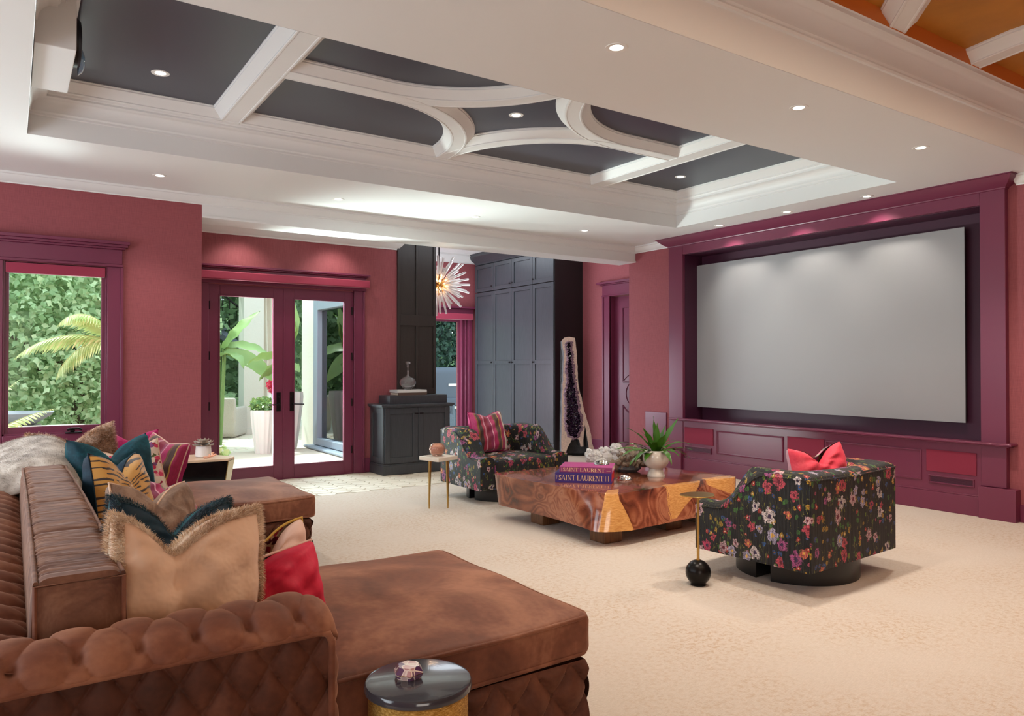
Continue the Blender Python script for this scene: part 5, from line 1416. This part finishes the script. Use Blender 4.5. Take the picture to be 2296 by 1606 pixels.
# ================================================================ CHANDELIER
ch = thing('chandelier', 'sputnik chandelier of clear glass rods glowing in the hall', 'chandelier', (5.42, 10.08, 2.68))
m = MB(); m.lathe([(0, -.07)] + [(.07 * math.sin(PI * i / 12), -.07 * math.cos(PI * i / 12)) for i in range(1, 12)] + [(0, .07)], seg=24, cap=False); m.build('brass_core', M['brass'], ch, smooth=60)
m = MB(); m.tube([(0, 0, .05), (0, 0, HZ - 2.68)], .012, 10); m.lathe([(0, HZ - 2.71), (.07, HZ - 2.70), (.07, HZ - 2.68), (0, HZ - 2.68)], seg=24); m.build('stem', M['darkmetal'], ch)
t_ = NT('frosted_rod_glass'); t_.set_b(Roughness=.12, Transmission_Weight=.55, IOR=1.4); t_.b.inputs['Base Color'].default_value = (.95, .93, .92, 1); M['rod'] = t_.m
rm = MB(); rm.lathe([(0, .17), (.016, .17), (.016, .455), (.012, .462), (0, .462)], seg=8); rod0 = rm.build('glass_rod', M['rod'], ch, smooth=0)
am_ = MB(); am_.tube([(0, 0, .05), (0, 0, .175)], .005, 6); arm0 = am_.build('brass_arm', M['brass'], ch)
N_ = 96; first = True
for i in range(N_):
    zz = 1 - 2 * (i + .5) / N_; ph = i * 2.39996 + random.uniform(-.12, .12); rr = math.sqrt(1 - zz * zz)
    d = Vector((rr * math.cos(ph), rr * math.sin(ph), zz))
    if abs(d.z) > .97 and d.z > 0: continue
    q = d.to_track_quat('Z', 'Y').to_euler(); s_ = random.choice((.82, .92, 1.0, 1.04))
    for src in (rod0, arm0):
        o = src if first else src.copy()
        if not first: COL.objects.link(o); o.parent = ch
        o.rotation_euler = q
        if src is rod0: o.scale = (1, 1, s_)
    first = False
bm0 = MB(); bm0.lathe([(0, -.02)] + [(.02 * math.sin(PI * i / 8), -.02 * math.cos(PI * i / 8)) for i in range(1, 8)] + [(0, .02)], seg=12, cap=False)
bl = None
for i in range(12):
    zz = 1 - 2 * (i + .5) / 12; ph = i * 2.39996 + 1; rr = math.sqrt(1 - zz * zz)
    if bl is None: bl = bm0.build('bulb', M['bulb'], ch, smooth=60); o = bl
    else: o = bl.copy(); COL.objects.link(o); o.parent = ch
    o.location = (rr * math.cos(ph) * .15, rr * math.sin(ph) * .15, zz * .15)
lamp('chandelier_glow', 'POINT', (-.0, -.0, 0), 26, (1, .72, .5), radius=.2, parent=ch)

# ================================================================ PROJECTOR
pj = thing('ceiling_projector', 'white boxed projector hanging at the left end of the tray ceiling', 'projector', (.095, 4.94, 3.25))
B('housing', (0, .205, 0, .81, 0, .35), M['white'], pj, .004)
m = MB(); m.lathe([(0, 0), (.15, 0), (.15, .03), (.135, .045), (.10, .05), (.06, .035), (0, .03)], seg=32); m.v = [(.205 + z, .43 + x, .20 + y) for x, y, z in m.v]; m.build('lens_barrel', M['black'], pj)
m = MB(); m.lathe([(.09, .04), (.07, .062), (.04, .075), (0, .08)], seg=32, cap=False); m.v = [(.205 + z, .50 + x, .12 + y) for x, y, z in m.v]; m.build('lens', plain('blue_coated_lens', (120, 160, 190), .05, coat=1), pj, smooth=60)

# ================================================================ OUTDOORS
gd = sroot('ground', 'pale stone patio and lawn beyond the glass', 'ground')
B('paving', (-1.5, 12, 9.66, 30, -.12, -.05), plain('bleached_patio_stone', (226, 218, 206), .8, var=(2, .06)), gd, smooth=0)
B('lawn', (-30, 40, 8.4, 60, -.25, -.14), plain('bright_lawn', (110, 140, 60), .9, var=(2, .3)), gd, smooth=0)
pv = MB(); pv.box(-.195, .195, -.115, .115, -.02, 0); p0 = pv.build('paver', M['tile'], gd, smooth=0, loc=(0, 0, -20)); cnt = 0
for j in range(34):
    for i in range(9):
        y = 9.85 + j * .245; x = 2.0 + (y - 9.8) * .28 + i * .405 + (.2 if j % 2 else 0)
        if x > 4.4 and y < 13.2: continue
        if x > 6.2: continue
        o = p0 if cnt == 0 else p0.copy()
        if cnt: COL.objects.link(o)
        cnt += 1
        if cnt > 290: break
        o.location = (x, y, -.038 + random.uniform(-.003, .003)); o.rotation_euler = (0, 0, random.uniform(-.015, .015))
M['stucco'] = plain('pale_stucco', (204, 200, 190), .85, bump=(20, .3, .01)); M['bluepaint'] = plain('slate_blue_frame', (128, 138, 150), .5)
# hall's outer wall with its garden window
bw_ = sroot('wall_outside', 'pale stucco outer wall of the hall with a slate blue window', 'wall')
B('stucco', wall_holes('x', 4.45, 4.60, 9.66, 13.6, -.05, 3.6, [(10.6, 12.72, .12, 2.45)]), M['stucco'], bw_, smooth=0)
B('frame', wall_holes('x', 4.41, 4.56, 10.5, 12.86, .06, 2.62, [(10.66, 12.66, .18, 2.40)]), M['bluepaint'], bw_, .01)
B('sill', [(4.28, 4.5, 10.4, 13.0, -.0, .05), (4.33, 4.5, 10.4, 12.95, -.05, .0)], M['bluepaint'], bw_, .02)
B('pane', (4.50, 4.506, 10.66, 12.66, .18, 2.40), M['ext_glass'], bw_, smooth=0)
B('interior_back', (4.585, 4.59, 10.6, 12.72, .12, 2.45), plain('dim_blind', (60, 70, 66), .8), bw_, smooth=0)
pc = sroot('pergola', 'pale stucco patio columns carrying a deck above', 'column')
B('column', (4.14, 4.56, 16.5, 16.95, -.05, 4.2), M['stucco'], pc, smooth=0)
B('column_base', (4.09, 4.61, 16.45, 17.0, -.05, .08), M['stucco'], pc, smooth=0)
B('deck_edge', (3.5, 9, 16.6, 17.0, 3.2, 3.5), M['stucco'], pc, smooth=0)
cu = thing('outdoor_curtain', 'cream outdoor curtain hanging behind the patio column', 'curtain', (5.0, 17.2, 0))
m = MB(); m.grid(60, 8, lambda u, v: (-.38 + .76 * u + .02 * math.sin(v * 5), .05 * math.sin(u * 44), .02 + 3.2 * v)); m.build('drape', plain('cream_canvas', (226, 218, 204), .8), cu, smooth=60)
# stair with railing, top left of the left leaf
sr = thing('garden_stair', 'dark metal garden stair with a spindle railing seen at top left', 'stair', (3.6, 18.6, 0))
m = MB()
for i in range(9):
    x = -.9 + i * .22; z = 2.0 + (8 - i) * .17
    m.box(x, x + .26, -.1, .9, z - .05, z)
m.build('tread', M['bluepaint'], sr, smooth=0)['kind'] = 'stuff'
m = MB(); m.tube([(-1.0, -.12, 3.3), (1.1, -.12, 1.75)], .12, 6); m.build('stringer', plain('slate_stringer', (82, 88, 100), .6), sr)
m = MB(); m.tube([(-.9, -.12, 4.2), (1.1, -.12, 2.7)], .025, 6); m.tube([(-.9, -.12, 3.55), (1.1, -.12, 2.05)], .02, 6); m.build('handrail', M['blackmetal'], sr)
for i in range(13):
    x = -.85 + i * .155; zt = 4.2 - (x + .9) * .75
    B('spindle', (x - .01, x + .01, -.13, -.11, zt - .9, zt), M['blackmetal'], sr, smooth=0)
B('post', (.95, 1.05, -.15, -.05, 0, 2.9), M['blackmetal'], sr, smooth=0)
# second column strip and screen behind the right leaf
# fluted planters
def planter(label, loc, R0, Hh, col):
    t = thing('fluted_planter', label, 'planter', loc, group='tall fluted planters on the patio')
    pr = [(.58, 0), (.66, .08), (.82, .45), (.95, .75), (1.0, .93), (.97, 1.0)]
    m = MB(); seg = 96
    def f(u, v):
        k = v * (len(pr) - 1); i = min(int(k), len(pr) - 2); fr__ = k - i; r = pr[i][0] * (1 - fr__) + pr[i + 1][0] * fr__; z = pr[i][1] * (1 - fr__) + pr[i + 1][1] * fr__
        a = 2 * PI * u; rr = R0 * r * (1 - .085 * abs(math.sin(a * 7)) ** .6 + .04)
        return (rr * math.cos(a), rr * math.sin(a), z * Hh)
    m.grid(seg, 24, f, cu=True); m.build('pot', col, t, smooth=60)
    m = MB(); m.lathe([(0, Hh * .96), (R0 * .92, Hh * .96)], seg=24, cap=False); m.build('soil', plain('planter_soil', (50, 38, 26), .9), t)
    return t
M['plantwhite'] = plain('pale_concrete', (214, 210, 204), .7); M['plantgrey'] = plain('grey_concrete', (120, 118, 116), .7)
M['leafb'] = mat_leaf('banana_leaf', (78, 118, 62), (148, 176, 104), .4, .2); M['leafp'] = mat_leaf('palm_leaflet', (150, 176, 100), (206, 214, 156), .5, .2)
p1_ = planter('smaller fluted pale planter of herbs behind the left door leaf', (3.45, 12.50, -.05), .20, .76, M['plantwhite'])
p2_ = planter('larger fluted planter half hidden behind the meeting door stiles', (3.95, 12.95, -.05), .30, 1.03, M['plantwhite'])
def foliage(name, label, loc, specs, mat, cat='plant', group=None):
    t = thing(name, label, cat, loc, group=group)
    for b, d, L, W, ar, tw in specs:
        o = strap(t, b, d, L, W, ar, mat, tw, wave=.015, tip=.95)
        # stalk
        m = MB(); m.tube([(b[0] * .3, b[1] * .3, 0), b], .014, 6); m.build('stalk', mat, t)
    return t
foliage('banana_plant', 'big leaved banana plant left of the patio column', (3.12, 14.1, .0), [
    ((.05, 0, 1.75), (.62, -.1, .85), .95, .15, .2, .5), ((.08, 0, 1.72), (.8, -.3, -.25), 1.15, .15, .5, 1.1), ((.1, 0, 1.8), (.9, .1, .10), 1.0, .13, .5, .7), ((0, 0, 1.7), (-.3, 0, .9), .9, .16, .4, 0), ((0, 0, 1.6), (.3, -.5, .3), .7, .13, 1.2, 0), ((0, 0, 1.5), (-.8, 0, .5), .8, .14, .9, .2)], M['leafb'])
foliage('elephant_ear', 'bright elephant ear plant growing from the larger pale planter', (3.93, 12.93, .95), [
    ((-.1, -.1, .42), (-.75, -.2, .1), .48, .13, .8, 1.0), ((0, 0, .5), (-.15, -.1, .95), .55, .15, .3, 0.2), ((.08, 0, .75), (.1, 0, .9), .6, .14, .4, .3), ((-.05, 0, .62), (-.9, 0, .25), .62, .10, .6, .8), ((.05, 0, .4), (.15, -.5, .3), .4, .12, .8, .6), ((.05, 0, .8), (.15, 0, 1), .8, .15, .1, 1.0)], M['leafb'])
def leafball(name, label, loc, rad, n, size, mats, cat='shrub', parent=None, off=(0, 0, 0), group=None, kind='foliage'):
    t = parent or thing(name, label, cat, loc, group=group)
    V = []; F = []
    for _ in range(n):
        d = Vector((random.gauss(0, 1), random.gauss(0, 1), random.gauss(0, 1))).normalized() * random.random() ** .33
        p = Vector((d.x * rad[0], d.y * rad[1], d.z * rad[2]))
        nrm = (Vector((random.gauss(0, .6), random.gauss(-.6, .6), random.gauss(.5, .5)))).normalized()
        a = nrm.cross(Vector((random.random() - .5, random.random() - .5, .2))).normalized(); b = nrm.cross(a); s_ = size * random.uniform(.6, 1.3)
        i = len(V)
        V += [p - b * s_, p - a * s_ * .8 - b * s_ * .1, p - a * s_ * .35 + b * s_ * .2, p + b * s_ * 1.1 + nrm * -.2 * s_, p + a * s_ * .35 + b * s_ * .2, p + a * s_ * .8 - b * s_ * .1]
        F += [(i, i + 5, i + 4, i + 3, i + 2, i + 1)]
    m = MB(); m.add(V, F); o = m.build(kind, mats, t, smooth=0, loc=off); o['kind'] = 'stuff'; return t
M['lf1'] = mat_leaf('maple_leaf_pale', (118, 150, 104), (200, 220, 176), .5, .4); M['lf2'] = mat_leaf('deep_green_leaf', (72, 104, 72), (142, 170, 124), .5, .3); M['lfd'] = mat_leaf('dark_conifer_green', (24, 46, 40), (52, 84, 66), .6)
M['lfr'] = mat_leaf('crimson_coleus', (170, 24, 60), (232, 80, 110), .5, .3)
M['bark'] = plain('grey_brown_bark', (98, 84, 70), .9, bump=(20, .6, .02))
leafball('planter_herb', 'low leafy plant spilling over the smaller pale planter', (3.45, 12.50, .78), (.22, .20, .14), 320, .04, M['leafb'], 'plant')
leafball('coleus', 'crimson coleus in front of the elephant ear', (3.76, 12.85, 1.08), (.17, .15, .12), 320, .03, M['lfr'], 'plant')
def tree(label, loc, H_, rad, n, size, mat, group=None):
    t = thing('garden_tree', label, 'tree', loc, group=group)
    m = MB(); m.tube([(0, 0, 0), (.05, 0, H_ * .4), (0, .05, H_)], [.14, .10, .04], 8)
    for k in range(5):
        a = k * 1.3; m.tube([(0, 0, H_ * (.35 + .1 * k)), (rad[0] * .6 * math.cos(a), rad[1] * .6 * math.sin(a), H_ * (.6 + .1 * k))], [.05, .02], 6)
    m.build('trunk', M['bark'], t, smooth=60)
    V = []
    leafball(None, None, None, rad, n, size, mat, parent=t, off=(0, 0, H_))
    return t
tree('pale maple tree filling the garden window', (.9, 14.5, -.2), 2.4, (2.3, 1.0, 2.3), 22000, .062, M['lf1'], 'maples beyond the garden window')
tree('darker tree behind the maple in the garden window', (3.4, 20, -.2), 3.6, (4.2, 1.8, 4.2), 14000, .13, M['lf2'])
tree('second maple at the left of the garden window', (-2.0, 16, -.2), 2.6, (2.4, 1.2, 3.0), 12000, .08, M['lf1'], 'maples beyond the garden window')
tree('bright tree beyond the patio stair', (4.0, 25, -.2), 3.4, (3.2, 2.2, 3.6), 9000, .11, M['lf1'])
tree('deep green tree beyond the patio curtain', (11.0, 26, -.2), 3.4, (4.0, 2.2, 4.0), 8000, .14, M['lf2'])
tree('dark evergreen mass behind the covered grill', (9.6, 18.6, -.2), 2.8, (2.6, 1.2, 3.2), 14000, .08, M['lfd'])
tree('tree far left across the lawn, mirrored in the blue framed window', (-7.5, 22, -.2), 3.0, (4, 3, 3.6), 4500, .2, M['lf2'])
hb = thing('flower_border', 'low bright border of grasses below the maple', 'plants', (.9, 12.6, -.1))
leafball(None, None, None, (2.2, .5, .55), 1800, .07, M['leafp'], parent=hb)
bs = thing('bush', 'round bright bush beside the stair foot', 'shrub', (3.6, 18.0, .3)); leafball(None, None, None, (.9, .6, .7), 1300, .09, M['lf1'], parent=bs)
# palm in front of the garden window
pm = thing('palm', 'yellow green palm with arching fronds outside the garden window', 'palm', (1.10, 10.6, 0))
m = MB(); m.tube([(0.1, 0, 0), (.05, 0, 1.0), (0, 0, 1.75)], [.05, .045, .035], 8); m.build('stem', M['leafp'], pm, smooth=60)
def frond(parent, base, d, L, arch, mat, lw=.30):
    d = Vector(d).normalized(); p = Vector(base); n = 26; sp = [p.copy()]; dv = d.copy()
    for i in range(n): dv = (dv + Vector((0, 0, -arch / n * (1 + i / n)))).normalized(); p = p + dv * L / n; sp.append(p.copy())
    m = MB(); m.tube(sp, [.012 * (1 - i / (n + 3)) for i in range(n + 1)], 5)
    for i in range(3, n + 1):
        t_ = (sp[min(i + 1, n)] - sp[i - 1]).normalized(); s0 = t_.cross(Vector((0, 0, 1))).normalized()
        for s_ in (-1, 1):
            for k in range(2):
                l_ = lw * math.sin(PI * (i / n) ** .7 * .95 + .08) * random.uniform(.85, 1.1)
                dd = (s0 * s_ + t_ * .8 + Vector((0, 0, -.35 - .2 * k))).normalized(); b = sp[i] + t_ * k * L / n * .5; wd = t_ * .009
                m.add([b - wd, b + wd, b + dd * l_ * .6 + wd + Vector((0, 0, -.02)), b + dd * l_ + Vector((0, 0, -.09 * l_ / .3))], [(0, 1, 2, 3)])
    o = m.build('frond', mat, parent, smooth=0); return o
for d, L, ar in (((-1, -.1, .45), 1.15, .9), ((-.7, -.3, .2), .9, 1.3), ((-.15, 0, 1), .9, .5), ((.6, .2, .7), 1.0, 1.0), ((-.4, -.2, .9), .9, 1.6), ((.8, -.3, .2), .9, 1.1)): frond(pm, (0, 0, 1.72), d, L, ar, M['leafp'])
pm2 = thing('palm', 'low palm fronds rising at the bottom left of the garden window', 'palm', (-.55, 10.2, 0))
for d, L, ar in (((.7, 0, .75), 1.15, .5), ((.9, .1, .45), 1.1, .4), ((.4, 0, 1), 1.1, .6), ((-.5, 0, 1), 1.0, .8)): frond(pm2, (0, 0, .35), d, L, ar, M['leafp'], .22)
# fire bowl and wicker seats
fb = thing('fire_bowl', 'wide grey fire bowl on a stone plinth below the garden window view', 'bowl', (.05, 12.2, 0))
m = MB(); m.lathe([(0, .62), (.2, .62), (.42, .76), (.45, .80), (.42, .80), (.2, .68), (0, .66)], seg=40); m.build('bowl', plain('weathered_grey_bowl', (124, 126, 134), .8), fb, smooth=40)
B('plinth', (-.3, .3, -.3, .3, -.1, .62), M['stucco'], fb, .01)
M['wicker'] = plain('bleached_wicker', (186, 178, 166), .8, bump=(50, 1, .02)); M['cushw'] = plain('white_outdoor_cushion', (232, 230, 226), .8)
M['wickd'] = plain('slate_wicker', (90, 100, 112), .8, bump=(50, 1, .02)); M['cov'] = plain('grey_blue_grill_cover', (84, 90, 104), .7)
def wick(name, label, loc, rz, mat, sz=(.42, .42, .38), group=None):
    t = thing(name, label, 'chair', loc, R(rz), group)
    a, b, h = sz
    V, F = softbox(a, b, .2, .06, 8); m = MB(); m.add(V, F); m.build('seat', mat, t, loc=(0, 0, .22), smooth=60)
    V, F = softbox(a, .07, h, .05, 8); m = MB(); m.add(V, F); m.build('backrest', mat, t, loc=(0, b - .05, .45), smooth=60)
    for s_ in (-1, 1):
        V, F = softbox(.06, b, .3, .05, 8); m = MB(); m.add(V, F); m.build('armrest', mat, t, loc=(s_ * (a - .05), 0, .33), smooth=60)
    V, F = softbox(a - .08, b - .06, .06, .04, 8, .02); m = MB(); m.add(V, F); m.build('cushion', M['cushw'], t, loc=(0, 0, .47), smooth=60)
    return t
wick('wicker_chair', 'bleached wicker chair at the left edge of the left door pane', (3.62, 16.3, -.05), 150, M['wicker'])
wick('wicker_sofa', 'bleached wicker seat below the fire bowl in the garden window', (.1, 11.2, -.05), 180, M['wicker'], (.7, .35, .3))
wick('wicker_chair', 'slate wicker chair before the covered grill in the hall door', (7.75, 14.9, -.05), 20, M['wickd'])
gr = thing('covered_grill', 'grill under a grey blue cover seen through the hall door', 'grill', (8.75, 15.9, -.05))
V, F = softbox(.62, .32, .42, .10, 10, .05); m = MB(); m.add(V, F); m.build('cover', M['cov'], gr, loc=(0, 0, .98), smooth=60)
V, F = softbox(.70, .36, .10, .04, 10); m = MB(); m.add(V, F); m.build('cover_skirt', M['cov'], gr, loc=(0, 0, .62), smooth=60)
B('counter', (-1.4, .9, -.42, .38, .46, .52), M['stucco'], gr, .01); B('base', (-1.3, .85, -.35, .35, 0, .46), M['wickd'], gr, smooth=0)
B('maker_label', (-.12, .10, -.335, -.325, 1.0, 1.06), M['cushw'], gr)
bt_ = thing('patio_table', 'pale round patio table beyond the hall door glass', 'table', (7.15, 14.2, -.05))
m = MB(); m.lathe([(0, .70), (.55, .70), (.56, .72), (.55, .74), (0, .74)], seg=40); m.build('table_top', M['cushw'], bt_); m = MB(); m.lathe([(.25, 0), (.05, .04), (.04, .70)], seg=16); m.build('pedestal', M['wickd'], bt_)
# hedge wall closing the garden, and a neighbouring brick coloured fence post line
hd = thing('hedge', 'dense clipped hedge closing the far side of the garden', 'hedge', (5, 33, -.2))
leafball(None, None, None, (22, 1.5, 4.2), 9000, .42, M['lf2'], parent=hd)
